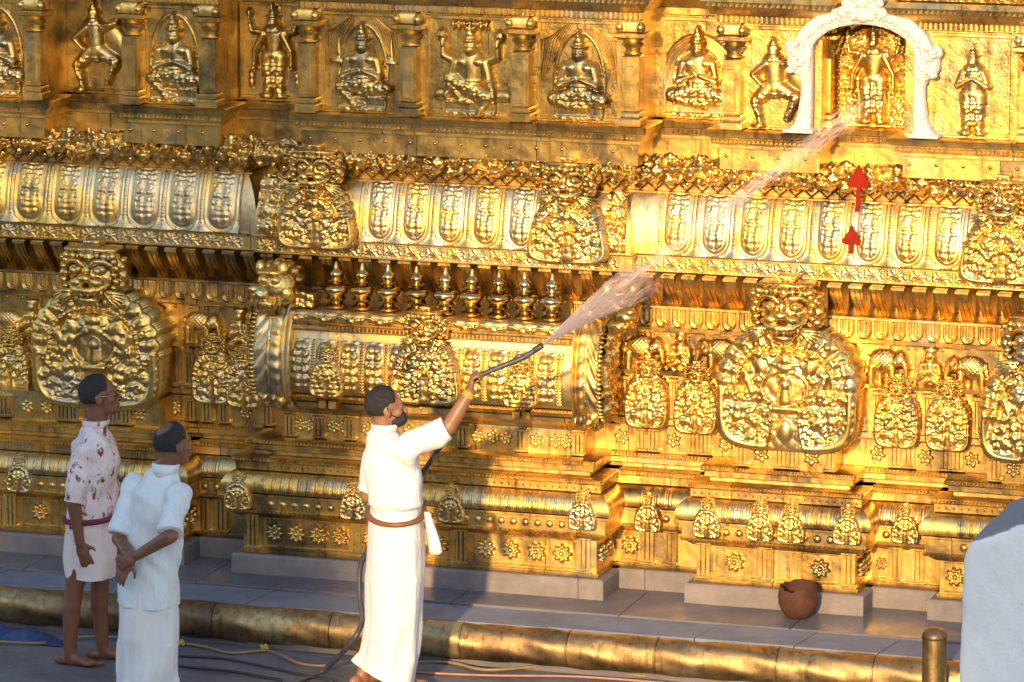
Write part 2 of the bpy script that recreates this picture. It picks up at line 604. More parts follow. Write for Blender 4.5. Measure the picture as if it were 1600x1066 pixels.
# ------------------------------------------------------------------ ground, platform, kerb
PLAT = 0.25
nx = 60
gx, gz = np.meshgrid(np.linspace(-5, 6, 221), np.linspace(-5.0, -1.0, 91))
gh = 0.006 * np.sin(gx * 5 + gz * 3) + 0.012 * (swirl(gx, gz, 0.5, 3) - 0.4)
edge = np.clip(np.minimum.reduce([gx + 5, 6 - gx, gz + 5.0, -1.0 - gz]) / 0.3, 0, 1)
gh = gh * edge
gV = np.stack([gx, gz, gh], -1).reshape(-1, 3)
ii = np.arange(gx.size).reshape(gx.shape)
gQ = np.stack([ii[:-1, :-1], ii[:-1, 1:], ii[1:, 1:], ii[1:, :-1]], -1).reshape(-1, 4)
far = np.array([[-900, -900, 0], [900, -900, 0], [900, 900, 0], [-900, 900, 0], [-5, -5, 0], [6, -5, 0], [6, -1, 0], [-5, -1, 0]], float)
n0 = len(gV)
fQ = np.array([[0, 1, 5, 4], [1, 2, 6, 5], [2, 3, 7, 6], [3, 0, 4, 7]]) + n0
tag(obj('ground', mesh_np('ground', np.concatenate([gV, far]), np.concatenate([gQ, fQ])), 'ground'), kind='structure')

KY = -1.24           # front of the platform
platform = tag(obj('platform', MB().box(-6.5, 6.5, KY + 0.06, 1.6, -0.02, PLAT - 0.03).me('platform'), 'stone'), kind='structure')
xs = [-6.4, -5.3, -4.1, -3.05, -2.1, -1.28, -0.35, 0.62, 1.52, 2.12, 2.62, 3.5, 4.6, 6.4]
for i in range(len(xs) - 1):
    dz = rng.uniform(-0.004, 0.004)
    m = MB()
    sk = rng.uniform(-0.05, 0.05)
    y0, y1 = KY + 0.0, KY + 0.36
    g = 0.004
    V = [(xs[i] + g, y0, PLAT - 0.06), (xs[i + 1] - g, y0, PLAT - 0.06), (xs[i + 1] - g + 0.05, y1, PLAT - 0.06), (xs[i] + g + 0.05, y1, PLAT - 0.06)]
    V += [(a, b, PLAT + dz) for a, b, c in V]
    m.add(V, [(3, 2, 1, 0), (4, 5, 6, 7), (0, 1, 5, 4), (1, 2, 6, 5), (2, 3, 7, 6), (3, 0, 4, 7)])
    obj('stone_slab', m.me('stone_slab'), 'stone', platform)
xs2 = [-6.4, -4.6, -2.9, -1.75, -0.1, 0.95, 2.0, 3.6, 6.4]
for i in range(len(xs2) - 1):
    m = MB().box(xs2[i] + 0.003, xs2[i + 1] - 0.003, KY + 0.366, 0.9, PLAT - 0.06, PLAT + 0.012 + rng.uniform(-0.002, 0.002), 0.004)
    obj('stone_slab', m.me('inner_slab'), 'stone2', platform)

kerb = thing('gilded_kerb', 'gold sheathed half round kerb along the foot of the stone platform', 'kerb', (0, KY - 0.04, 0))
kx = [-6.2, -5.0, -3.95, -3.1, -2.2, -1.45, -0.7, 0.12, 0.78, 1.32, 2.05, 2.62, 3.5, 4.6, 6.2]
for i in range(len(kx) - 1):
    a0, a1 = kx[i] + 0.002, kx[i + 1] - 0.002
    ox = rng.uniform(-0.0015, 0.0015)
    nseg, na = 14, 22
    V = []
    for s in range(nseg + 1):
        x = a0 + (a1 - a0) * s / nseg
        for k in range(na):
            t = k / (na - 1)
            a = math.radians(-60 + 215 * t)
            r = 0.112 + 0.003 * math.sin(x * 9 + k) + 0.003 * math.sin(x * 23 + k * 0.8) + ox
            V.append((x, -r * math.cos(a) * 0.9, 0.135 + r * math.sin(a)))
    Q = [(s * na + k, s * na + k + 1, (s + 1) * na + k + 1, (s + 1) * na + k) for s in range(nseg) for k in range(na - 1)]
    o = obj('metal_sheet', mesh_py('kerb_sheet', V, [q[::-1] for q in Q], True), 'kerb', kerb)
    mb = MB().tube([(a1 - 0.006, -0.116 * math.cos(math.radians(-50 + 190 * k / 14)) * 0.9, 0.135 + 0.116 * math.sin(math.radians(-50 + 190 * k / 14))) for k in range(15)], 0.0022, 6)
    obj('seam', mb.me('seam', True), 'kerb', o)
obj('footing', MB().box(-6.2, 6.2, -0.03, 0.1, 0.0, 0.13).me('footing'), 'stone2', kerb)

# ------------------------------------------------------------------ the gilded wall
wall = thing('gilded_temple_wall', 'tall gilded temple wall covered in carved mouldings, niches and medallions', 'temple wall')


def bay(name, x0, x1, p, prof, mat='gold', yb=0.3, cuts=(), parent=None, angle=35):
    """mitred moulding: rectangles lofted up the profile (offset, height); cut into sheets at given x"""
    edges = [x0] + [c for c in cuts if x0 + 0.05 < c < x1 - 0.05] + [x1]
    out = []
    for i in range(len(edges) - 1):
        lo, hi = i == 0, i == len(edges) - 2
        dp = rng.uniform(-0.002, 0.002) if len(edges) > 2 else 0
        V, F = [], []
        for o, z in prof:
            a = edges[i] - o if lo else edges[i] + 0.002
            b = edges[i + 1] + o if hi else edges[i + 1] - 0.002
            V += [(a, yb, z), (a, -p - o - dp, z), (b, -p - o - dp, z), (b, yb, z)]
        for k in range(len(prof) - 1):
            for s in range(4):
                F.append((k * 4 + s, k * 4 + (s + 1) % 4, k * 4 + 4 + (s + 1) % 4, k * 4 + 4 + s))
        F += [(3, 2, 1, 0), tuple(len(prof) * 4 - 4 + s for s in range(4))]
        out.append(obj(name, mesh_py(name, V, F, angle=angle), mat, parent or wall))
    return out


def cuts(step, seed=1):
    r = random.Random(seed)
    c, out = -5.0, []
    while c < 5:
        c += step * r.uniform(0.75, 1.25)
        out.append(c)
    return out


# core behind everything
obj('core', MB().box(-6.2, 6.2, 0.12, 1.4, PLAT, 4.6).me('core'), 'goldback', wall)

# lower bays: (x0, x1, depth of the front plane)
BAYS = [(-4.6, X(290, -0.42) - 0.06, 0.42), (X(378, -0.5), X(933, -0.5), 0.5), (X(1091, -0.4), X(1342, -0.4), 0.4), (X(1474, -0.36), 4.6, 0.36)]
REC = (-6.0, 6.0, 0.16)
ALL = BAYS + [REC]
for i, (x0, x1, p) in enumerate(ALL):
    bay('plinth', x0 - 0.0, x1, p, [(0.055, PLAT - 0.01), (0.06, PLAT + 0.004), (0.06, 0.372), (0.05, 0.383)], 'plinth', cuts=cuts(1.4, i))
    bay('base_block', x0, x1, p, [(0, 0.384), (0, 0.64)], 'gold', cuts=cuts(0.62, i + 3))
    bay('base_fillet', x0, x1, p, [(0.012, 0.386), (0.014, 0.39), (0.014, 0.412), (0.004, 0.416)], 'gold', cuts=cuts(0.62, i + 3))
    bay('bead_course', x0, x1, p, [(0.02, 0.618), (0.055, 0.645), (0.085, 0.655), (0.088, 0.672), (0.075, 0.676), (0.075, 0.755), (0.094, 0.762), (0.094, 0.775), (0.07, 0.78)], 'gold', cuts=cuts(0.8, i + 5))
    bay('lotus_course', x0, x1, p, [(0.07, 0.781), (0.105, 0.785), (0.112, 0.81), (0.105, 0.845), (0.085, 0.88), (0.05, 0.905), (0.02, 0.911)], 'gold', cuts=cuts(0.9, i + 6))
    bay('step_moulding', x0, x1, p, [(0.02, 0.912), (0.034, 0.916), (0.034, 0.962), (0.05, 0.967), (0.056, 0.974), (0.056, 0.994), (0.045, 1.0)], 'gold', cuts=cuts(0.75, i + 7))
    bay('step_neck', x0, x1, p, [(-0.06, 1.0), (-0.06, 1.024)], 'goldback')
    bay('step_moulding', x0, x1, p, [(-0.04, 1.024), (-0.034, 1.03), (-0.034, 1.06), (-0.02, 1.066), (-0.012, 1.072), (-0.012, 1.094), (-0.03, 1.102)], 'gold', cuts=cuts(0.75, i + 8))


def rope(name, x0, x1, y, z, pitch=0.022, r=0.009, tilt=0.35, mat='gold', h=0.018):
    """row of small slanted dentils along an edge: too small to pick apart"""
    m = MB()
    n = max(1, int((x1 - x0) / pitch))
    for i in range(n):
        x = x0 + (i + 0.5) * (x1 - x0) / n
        s = tilt * h
        m.add([(x - r, y, z - h / 2), (x + r * 0.7, y, z - h / 2), (x + r * 0.7 + s, y, z + h / 2), (x - r + s, y, z + h / 2),
               (x - 0.1 * r + s / 2, y - 0.008, z - h * 0.3), (x + s / 2, y - 0.008, z + h * 0.3)],
              [(0, 1, 4), (1, 2, 5, 4), (2, 3, 5), (3, 0, 4, 5)])
    return tag(obj(name, m.me(name), mat, wall), kind='stuff')


for x0, x1, p in ALL:
    if p == REC[2]:
        continue
    rope('dentil_row', x0 - 0.05, x1 + 0.05, -p - 0.0565, 0.984)
    rope('dentil_row', x0 + 0.01, x1 - 0.01, -p + 0.0115, 1.083)
    rope('stud_row', x0 - 0.03, x1 + 0.03, -p - 0.0345, 0.938, pitch=0.045, r=0.007, tilt=0, h=0.014)
    rope('stud_row', x0 - 0.08, x1 + 0.08, -p - 0.0885, 0.664, pitch=0.03, r=0.009, tilt=0, h=0.014)
for a, b in ((BAYS[0][1] + .06, BAYS[1][0] - .06), (BAYS[1][1] + .06, BAYS[2][0] - .06), (BAYS[2][1] + .06, BAYS[3][0] - .06)):
    rope('dentil_row', a, b, -REC[2] - 0.0565, 0.984)
    rope('dentil_row', a - .06, b + .06, -REC[2] + 0.0115, 1.083)

# ---- shared small ornaments
def rosette_mesh(R=0.058, petals=8, h=0.026):
    Xg, Zg = grid(-R, R, -R, R, R / 15)
    r, a = np.hypot(Xg, Zg) / R, np.arctan2(Zg, Xg)
    lobes = 0.80 + 0.17 * np.cos(a * petals)
    H = h * np.sqrt(np.clip(1 - ((r - 0.6) / 0.40) ** 2, 0, 1)) * (0.45 + 0.55 * np.abs(np.cos(a * petals / 2)) ** 0.7)
    H = np.where(r < 0.34, h * 1.15 * np.sqrt(np.clip(1 - (r / 0.34) ** 2, 0, 1)) + 0.004, H)
    mask = r < lobes + 0.02
    H = np.where(mask, H + 0.003, 0)
    return field_mesh('rosette', Xg, Zg, H, mask, skirt=0.0)


ROS = rosette_mesh(0.064, 8, 0.032)
ROS2 = rosette_mesh(0.055, 6, 0.02)


def rosette(x, y, z, s=1.0, me=None):
    return obj('rosette', me or ROS, 'goldrel', wall, (x, y, z), (0, rng.uniform(0, 0.7), 0), (s, s, s))


def ribs_mesh(wd, h, n=3):
    m = MB()
    for i in range(n):
        x = -wd / 2 + wd * (i + 0.5) / n
        b = wd / n * 0.36
        m.box(x - b, x + b, -0.030, 0.004, 0.0, h, 0.007)
    m.box(-wd / 2 - 0.004, wd / 2 + 0.004, -0.036, 0.004, -0.004, 0.014, 0.004)
    m.box(-wd / 2 - 0.004, wd / 2 + 0.004, -0.036, 0.004, h - 0.014, h + 0.003, 0.004)
    return m.me('ribbed_pilaster')


RIB_B = ribs_mesh(0.085, 0.215)
RIB_K = ribs_mesh(0.075, 0.135)


def frame_mesh(name, wd, h, t=0.012, d=0.014):
    m = MB()
    m.box(-wd / 2, wd / 2, -d, 0.003, 0, t, 0.003).box(-wd / 2, wd / 2, -d, 0.003, h - t, h, 0.003)
    m.box(-wd / 2, -wd / 2 + t, -d + .001, 0.003, t, h - t, 0.003).box(wd / 2 - t, wd / 2, -d + .001, 0.003, t, h - t, 0.003)
    return m.me(name)


# base block ornaments of the barrel bay: ribbed pilasters with framed rosette panels between
def base_row(xs_rib, p, panels):
    for x in xs_rib:
        obj('pilaster', RIB_B, 'gold', wall, (x, -p, 0.418))
    for a, b, n in panels:
        obj('panel_frame', frame_mesh('panel_frame', b - a, 0.19), 'gold', wall, ((a + b) / 2, -p, 0.428))
        for k in range(n):
            rosette(a + (b - a) * (k + 0.5) / n, -p - 0.002, 0.523, min(1.0, (b - a) / n / 0.125))


B = BAYS[1]
rx = [X(395, -.5), X(722, -.5), X(915, -.5)]
base_row(rx, B[2], [(X(412, -.5), X(548, -.5), 4), (X(562, -.5), X(704, -.5), 4), (X(740, -.5), X(900, -.5), 4)])
C = BAYS[2]
base_row([X(1103, -.4), X(1200, -.4), X(1332, -.4)], C[2], [(X(1118, -.4), X(1185, -.4), 1), (X(1217, -.4), X(1250, -.4), 0), (X(1255, -.4), X(1318, -.4), 1)])
base_row([X(15, -.42), X(108, -.42), X(205, -.42), X(262, -.42)], .42, [(X(30, -.42), X(92, -.42), 1), (X(125, -.42), X(190, -.42), 2), (X(217, -.42), X(248, -.42), 1)])
base_row([X(1015, -.16), X(1050, -.16), X(1405, -.16), X(1440, -.16), X(318, -.16), X(345, -.16)], .16, [(X(972, -.16), X(1002, -.16), 1), (X(1372, -.16), X(1393, -.16), 1)])
base_row([X(1530, -.36)], .36, [(X(1480, -.36), X(1518, -.36), 1), (3.3, 3.7, 3)])
# right returns of the bays
for (x0, x1, p) in BAYS[:3]:
    for k in range(2):
        o = obj('rosette', ROS, 'goldrel', wall, (x1 + 0.002, -p + 0.09 + 0.13 * k, 0.523), (0, 0, math.pi / 2), (0.9,) * 3)


# lotus petals and beads on the kumuda
def lotus_mesh():
    def pos(u, s, h):
        # s 0..1 along the curved course
        pr = [(0.105, 0.787), (0.112, 0.81), (0.105, 0.845), (0.085, 0.88), (0.05, 0.905)]
        t = np.clip(s, 0, 1) * (len(pr) - 1)
        i = np.minimum(t.astype(int), len(pr) - 2)
        f = t - i
        pr = np.array(pr)
        o = pr[i, 0] * (1 - f) + pr[i + 1, 0] * f
        z = pr[i, 1] * (1 - f) + pr[i + 1, 1] * f
        return np.stack([u, -(o + h), z + h * 0.3], -1)
    U, S = np.meshgrid(np.linspace(-0.026, 0.026, 13), np.linspace(0, 1, 13))
    r = np.hypot(U / 0.024, np.clip((S - 0.75) / 0.25, -9, 0) * 0 + np.clip((0.30 - S) / 0.28, 0, 1))
    H = 0.016 * np.sqrt(np.clip(1 - r ** 2, 0, 1)) * (0.65 + 0.35 * np.cos(U / 0.024 * 6.0))
    H = H * np.clip((1 - S) / 0.15, 0, 1) ** 0.5
    return field_mesh('lotus_petal', U, S, H + 0.001, None, pos)


LOT = lotus_mesh()
BEAD = MB().ell((0, 0, 0), (0.026, 0.02, 0.026), 10, 6).me('bead', True)


def kumuda(a, b, p):
    n = int((b - a) / 0.056)
    for i in range(n):
        x = a + (i + 0.5) * (b - a) / n
        obj('lotus_petal', LOT, 'goldpale', wall, (x, -p, 0))
    n = int((b - a) / 0.075)
    for i in range(n):
        x = a + (i + 0.5) * (b - a) / n
        obj('bead', BEAD, 'goldrel', wall, (x, -p - 0.072, 0.716))


kumuda(X(410, -.6), X(560, -.6), .5)
kumuda(X(660, -.6), X(905, -.6), .5)
kumuda(X(1125, -.5), X(1330, -.5), .4)
kumuda(X(1000, -.25), X(1055, -.25), .16)
kumuda(X(1375, -.25), X(1450, -.25), .16)
kumuda(X(0, -.5), X(262, -.5), .42)
kumuda(X(308, -.25), X(345, -.25), .16)
kumuda(X(1500, -.45), 3.9, .36)


# ------------------------------------------------------------------ kudu medallions
def kudu_field(a, b, bell=0.0, step=0.008, d=0.06, cell=0.055, seed=1, niche=True):
    Xg, Zg = grid(-a * 1.06, a * 1.06, -b, b * 1.06, step)
    zz = Zg / b
    wid = 1.0 - bell * np.clip(zz, -1, 1) - 0.10 * bell
    xx = Xg / (a * wid)
    pw = np.where(zz < 0, 5.0, 2.3)
    r = (np.abs(xx) ** pw + np.abs(zz) ** pw) ** (1 / pw)
    th = np.arctan2(zz, xx)
    sc = swirl(np.abs(Xg) + 0.31, Zg + 0.7, cell, seed)
    sc2 = swirl(np.abs(Xg) + 0.11, Zg + 0.2, cell * 0.55, seed + 2)
    flame = 0.96 + 0.05 * np.abs(np.sin(th * 13))
    H = d * 0.40 + d * (0.30 * sc + 0.34 * sc2)
    rim = (r > 0.74)
    H = np.where(rim, d * 0.45 + d * 0.62 * (0.7 * np.abs(np.sin(th * 13)) ** 0.7 + 0.5 * sc2) * np.clip((1.02 - r) / 0.12, 0, 1), H)
    bead = (zz > -0.15) * np.exp(-((r - 0.70) / 0.03) ** 2) * (0.65 + 0.35 * np.cos(th * 56))
    H = np.maximum(H, d * 0.95 * bead + d * 0.3)
    groove = (zz > -0.15) * np.exp(-((r - 0.63) / 0.03) ** 2)
    H = H * (1 - 0.7 * groove)
    # horseshoe: the ring ends in two rounded, filigreed lobes either side of the keyhole
    low = zz < -0.12
    fine = swirl(np.abs(Xg) + 0.17, Zg + 0.4, cell * 0.62, seed + 5)
    H = np.where(low, d * (0.42 + 0.42 * fine + 0.18 * sc2), H)
    H = np.maximum(H, np.where(zz < 0.0, d * 1.0 * np.sqrt(np.clip(1 - ((r - 0.925) / 0.085) ** 2, 0, 1)), 0))
    lob = np.hypot(np.abs(xx) - 0.56, zz + 0.54)
    H = np.maximum(H, np.where(low, d * 0.85 * np.exp(-((lob - 0.26) / 0.035) ** 2) * (0.8 + 0.2 * np.cos(np.arctan2(zz + 0.52, np.abs(xx) - 0.55) * 14)), 0))
    dn = np.hypot(xx / 0.30, (zz - 0.02) / 0.26)
    wv = 0.19 + 0.10 * np.clip(-(zz + 0.55) / 0.45, 0, 1) ** 2
    e_ = np.minimum(dn - 1, np.where(zz < 0.0, np.abs(xx) / wv - 1, 9.0))
    if not niche:
        e_ = np.minimum(np.hypot(xx / 0.17, (zz - 0.0) / 0.15) - 1, np.where(zz < 0.0, np.abs(xx) / (wv * 0.6) - 1, 9.0))
    H = np.where(e_ < 0, d * 0.22 + 0.10 * d * sc2, H)
    H = np.maximum(H, d * 0.95 * np.exp(-((e_ - 0.12) / 0.09) ** 2))
    F = np.zeros_like(H)
    s = a * 0.30
    if niche:
        pr_ = [('e', 0, 0.08 * b, s * 0.34, s * 0.40, d * 1.0, 0), (0, -0.16 * b, s * 0.42, 0, -0.02 * b, s * 0.34, d * 0.9),
               (-s * 0.5, -0.30 * b, s * 0.2, s * 0.5, -0.30 * b, s * 0.2, d * 0.9), ('e', 0, -0.66 * b, s * 0.42, s * 0.60, d * 0.8, 0),
               ('e', 0, 0.50 * b, s * 0.36, s * 0.40, d * 1.1, 0), ('e', 0, 0.36 * b, s * 0.55, s * 0.25, d * 1.0, 0), ('e', -s * 1.15, 0.36 * b, s * 0.42, s * 0.6, d * 0.9, 0.5), ('e', s * 1.15, 0.36 * b, s * 0.42, s * 0.6, d * 0.9, -0.5),
               ('e', -s * 1.25, 0.56 * b, s * 0.24, s * 0.26, d * 0.95, 0), ('e', s * 1.25, 0.56 * b, s * 0.24, s * 0.26, d * 0.95, 0),
               (-s * 1.9, 0.24 * b, s * 0.3, -s * 1.6, -0.05 * b, s * 0.26, d * 0.85), (s * 1.9, 0.24 * b, s * 0.3, s * 1.6, -0.05 * b, s * 0.26, d * 0.85)]
    else:
        pr_ = [('e', 0, 0.0, s * 0.42, s * 0.40, d * 1.0, 0), ('e', 0, 0.42 * b, s * 0.5, s * 0.35, d * 0.95, 0), ('e', -s * 1.1, 0.30 * b, s * 0.6, s * 0.3, d * 0.85, 0.7), ('e', s * 1.1, 0.30 * b, s * 0.6, s * 0.3, d * 0.85, -0.7)]
    H = np.maximum(H, caps(Xg, Zg, F, pr_))
    mask = np.where(zz > -0.1, r < flame, r < 0.99)
    dome = 0.35 * d * np.sqrt(np.clip(1 - np.minimum(r, 1) ** 2, 0, 1))
    return Xg, Zg, H + dome, mask, a, b


def lion_mesh(w_=0.17):
    """kirtimukha: broad brow, bulging eyes, snout, teeth, mane claws and flat plate on top"""
    m = MB()
    s = w_ / 0.17
    e = lambda c, r, rot=None, nu=12, nv=8: m.ell([v * s for v in c], [v * s for v in r], nu, nv, rot)
    e((0, -0.02, 0.11), (0.150, 0.10, 0.11), None, 18, 12)
    e((0, -0.05, 0.03), (0.105, 0.075, 0.055), None, 16, 10)
    for q in (-1, 1):
        e((q * 0.068, -0.105, 0.152), (0.040, 0.034, 0.031), None, 14, 10)
        e((q * 0.070, -0.138, 0.150), (0.020, 0.016, 0.020))
        m.tube([[v * s for v in p] for p in ((q * 0.015, -0.125, 0.170), (q * 0.045, -0.13, 0.198), (q * 0.09, -0.115, 0.200), (q * 0.125, -0.09, 0.175), (q * 0.135, -0.085, 0.14))], [v * s for v in (0.008, 0.013, 0.014, 0.012, 0.006)], 8)
        e((q * 0.150, -0.02, 0.165), (0.03, 0.05, 0.05))
        e((q * 0.165, -0.01, 0.115), (0.035, 0.05, 0.04))
        e((q * 0.155, -0.01, 0.065), (0.035, 0.05, 0.035))
        e((q * 0.050, -0.125, 0.088), (0.045, 0.042, 0.032))
        for k in range(5):
            a = -0.35 + 0.32 * k
            m.tube([[v * s for v in p] for p in ((q * 0.085, -0.09, 0.03), (q * (0.105 + 0.045 * math.cos(a)), -0.115, 0.02 - 0.035 * math.sin(a)), (q * (0.105 + 0.10 * math.cos(a)), -0.09, 0.0 - 0.075 * math.sin(a)))],
                   [0.018 * s, 0.014 * s, 0.004 * s], 6)
        e((q * 0.10, -0.05, 0.215), (0.06, 0.05, 0.03))
    e((0, -0.15, 0.112), (0.040, 0.034, 0.026))
    e((0, -0.11, 0.145), (0.022, 0.035, 0.04))
    m.tube([[v * s for v in p] for p in ((-0.11, -0.09, 0.075), (-0.06, -0.135, 0.048), (0, -0.15, 0.042), (0.06, -0.135, 0.048), (0.11, -0.09, 0.075))], [v * s for v in (0.012, 0.024, 0.026, 0.024, 0.012)], 10)
    e((0, -0.10, -0.01), (0.06, 0.04, 0.028))
    e((0, -0.08, 0.215), (0.035, 0.04, 0.035))
    for k in range(7):
        e((-0.132 + 0.044 * k, -0.085 - 0.012 * (k % 2), 0.222), (0.021, 0.022, 0.021), None, 8, 6)
    for q in (-1, 1):
        for k in range(5):
            e((q * (0.135 + 0.012 * (k % 2)), -0.075, 0.195 - 0.035 * k), (0.022, 0.026, 0.019), None, 8, 6)
            e((q * (0.172 - 0.006 * k), -0.03, 0.20 - 0.036 * k), (0.022, 0.03, 0.019), None, 8, 6)
        for k in range(3):
            e((q * (0.018 + 0.033 * k), -0.158 + 0.012 * k, 0.026 + 0.004 * k), (0.011, 0.010, 0.017), None, 6, 5)
    m.box(*[v * s for v in (-0.14, 0.14, -0.09, 0.05, 0.235, 0.265)], 0.006 * s)
    m.box(*[v * s for v in (-0.045, 0.045, -0.06, 0.04, 0.265, 0.30)], 0.006 * s)
    return m.me('lion_head', True, 60)


def drum_mesh(Xg, Zg, mask, depth):
    """the thickness behind a medallion face: its outline taken back to the wall, slightly inset"""
    flat = np.zeros_like(Xg)
    me = field_mesh('medallion_drum', Xg * 0.985, Zg * 0.99, flat + 0.001, mask, skirt=depth)
    return me


LION = lion_mesh()


def kudu(name, x, y, zc, a, b, depth, lion=0.17, mat='goldrel', bell=0.0, step=0.008, d=0.05, cell=0.055, seed=1, niche=True, cache={}, matd='gold'):
    key = (round(a, 3), round(b, 3), bell, seed, depth)
    if key not in cache:
        Xg, Zg, H, mask, _, _ = kudu_field(a, b, bell, step, d, cell, seed, niche)
        cache[key] = (field_mesh('medallion_face', Xg, Zg, H, mask, skirt=0.0), drum_mesh(Xg, Zg, mask, depth))
    f, dr = cache[key]
    o = obj(name, dr, matd, wall, (x, y, zc))
    obj('relief_face', f, mat, o, (0, -0.002, 0))
    if lion:
        s = lion / 0.17
        obj('lion_head', LION, 'goldlion', o, (0, 0.02, b * 0.9), None, (s, s, s))
    return o


def at_mid(px, py, y):
    q = P(px, py, y)
    return q.x, q.z


# large medallions (right, left, partial far right)
x, z = at_mid(1229, 608, -.42)
kudu('medallion', x, -0.42, z, 0.425, 0.375, 0.32, 0.20, step=0.0065, d=0.046, cell=0.10)
x, z = at_mid(150, 545, -.42)
kudu('medallion', x, -0.42, z, 0.425, 0.375, 0.32, 0.20, step=0.0065, d=0.046, cell=0.105, seed=3)
for px, py, y_ in ((705, 792, -.605), (910, 803, -.605), (552, 787, -.605), (372, 772, -.605), (1105, 815, -.505), (1188, 820, -.505), (1236, 823, -.505), (1324, 826, -.505), (30, 745, -.525), (150, 750, -.525), (1013, 806, -.27), (1415, 824, -.27)):
    x, z = at_mid(px, py, y_)
    kudu('course_medallion', x, y_, z - .01, 0.08, 0.088, 0.06, 0.042, step=0.0055, d=0.022, cell=0.045, seed=21, niche=False, bell=0.12)
x, z = at_mid(1622, 640, -.42)
kudu('medallion', x, -0.42, z - .02, 0.34, 0.30, 0.30, 0.20, step=0.008, d=0.055, cell=0.09, seed=4)

# ------------------------------------------------------------------ kantha (neck) with rosettes, cornice
KP = 0.37
kx0, kx1 = X(447, -KP), X(912, -KP)
bay('neck_block', kx0, kx1, KP, [(0, 1.10), (0, 1.262)], 'gold', cuts=cuts(0.6, 21))
bay('neck_block', X(1154, -.36), X(1303, -.36), .36, [(0, 1.10), (0, 1.275)], 'gold')
bay('neck_block', -4.6, X(250, -.36), .36, [(0, 1.10), (0, 1.275)], 'gold', cuts=cuts(0.6, 22))
bay('neck_block', -6, 6, .12, [(0, 1.10), (0, 1.262)], 'gold', cuts=cuts(0.7, 23))
bay('neck_block', X(1545, -.32), 4.5, .32, [(0, 1.10), (0, 1.275)], 'gold')


def neck_row(pxs_rib, pxs_ros, y, s=0.82):
    for px in pxs_rib:
        obj('pilaster', RIB_K, 'gold', wall, (X(px, -y, 690), -y, 1.112))
    for px in pxs_ros:
        rosette(X(px, -y, 690), -y - 0.001, 1.182, s, ROS2)


neck_row([500, 548, 725, 815, 905, 455], [463 + 7, 484, 521, 536, 747, 771, 838, 868, 640, 610, 575, 790, 885], KP)
neck_row([1160, 1220, 1240, 1298], [1190, 1269], .36, 0.95)
neck_row([985 + 20, 1022, 1085, 1104], [972, 1053, 1135], .12, 0.9)
neck_row([1400, 1422, 1480, 1498], [1372, 1447, 1520], .12, 0.9)
neck_row([10, 100, 118, 180, 200], [45, 75, 145, 220], .36, 0.9)
neck_row([300, 326, 352, 420], [275, 385], .12, 0.9)
neck_row([1556], [1585], .32, 0.9)

bay('neck_cornice', kx0, kx1, KP, [(0.01, 1.258), (0.03, 1.268), (0.035, 1.285), (0.07, 1.30), (0.095, 1.318), (0.10, 1.345), (0.085, 1.352)], 'gold', cuts=cuts(0.9, 31))
bay('neck_cornice', kx0, kx1, KP, [(0.06, 1.352), (0.10, 1.356), (0.105, 1.372), (0.12, 1.38), (0.12, 1.398), (0.10, 1.404)], 'gold', cuts=cuts(0.8, 32))
rope('dentil_row', kx0 - 0.1, kx1 + 0.1, -KP - 0.1205, 1.389, pitch=0.02)
for a, b in ((X(285, -.1), X(395, -.1)), (X(972, -.14), X(1130, -.14)), (X(1335, -.14), X(1545, -.14))):
    bay('neck_cornice', a, b, .12, [(0.0, 1.262), (0.03, 1.272), (0.05, 1.285), (0.05, 1.315), (0.02, 1.32)], 'gold')

# ------------------------------------------------------------------ recess dressing between the bays
def small_kudu(px, py, y=-0.16, s=1.0):
    xx, zz = at_mid(px, py, y)
    kudu('small_medallion', xx, y, zz, 0.135 * s, 0.165 * s, 0.12, 0.075 * s, step=0.006, d=0.034, cell=0.066, seed=6, niche=False)


small_kudu(1011, 627, -0.2)
small_kudu(1088, 636, -0.2)
small_kudu(1402, 657, -0.2)
small_kudu(1482, 662, -0.2)
small_kudu(333, 590, -0.2)
small_kudu(383, 600, -0.2, 0.9)
small_kudu(18, 578, -0.2)


# recess wall behind: ledge under the elephants, panel sheets, vertical strips
def seg_z(px, py, y):
    return P(px, py, y).z


zl = seg_z(1000, 580, -.2)
for a, b in ((-4.6, X(400, -.2)), (X(960, -.2), X(1140, -.2)), (X(1330, -.2), 4.5)):
    bay('ledge', a, b, .14, [(0.0, zl - 0.03), (0.05, zl - 0.02), (0.055, zl + 0.005), (0.03, zl + 0.012)], 'gold')
    m = MB()
    n = int((b - a) / 0.10)
    for i in range(n):
        xx = a + (i + 0.5) * (b - a) / n
        o = obj('strip', RIB_K, 'gold', wall, (xx, -0.12, 1.325), None, (0.8, 1.2, (zl - 0.04 - 1.325) / 0.138))


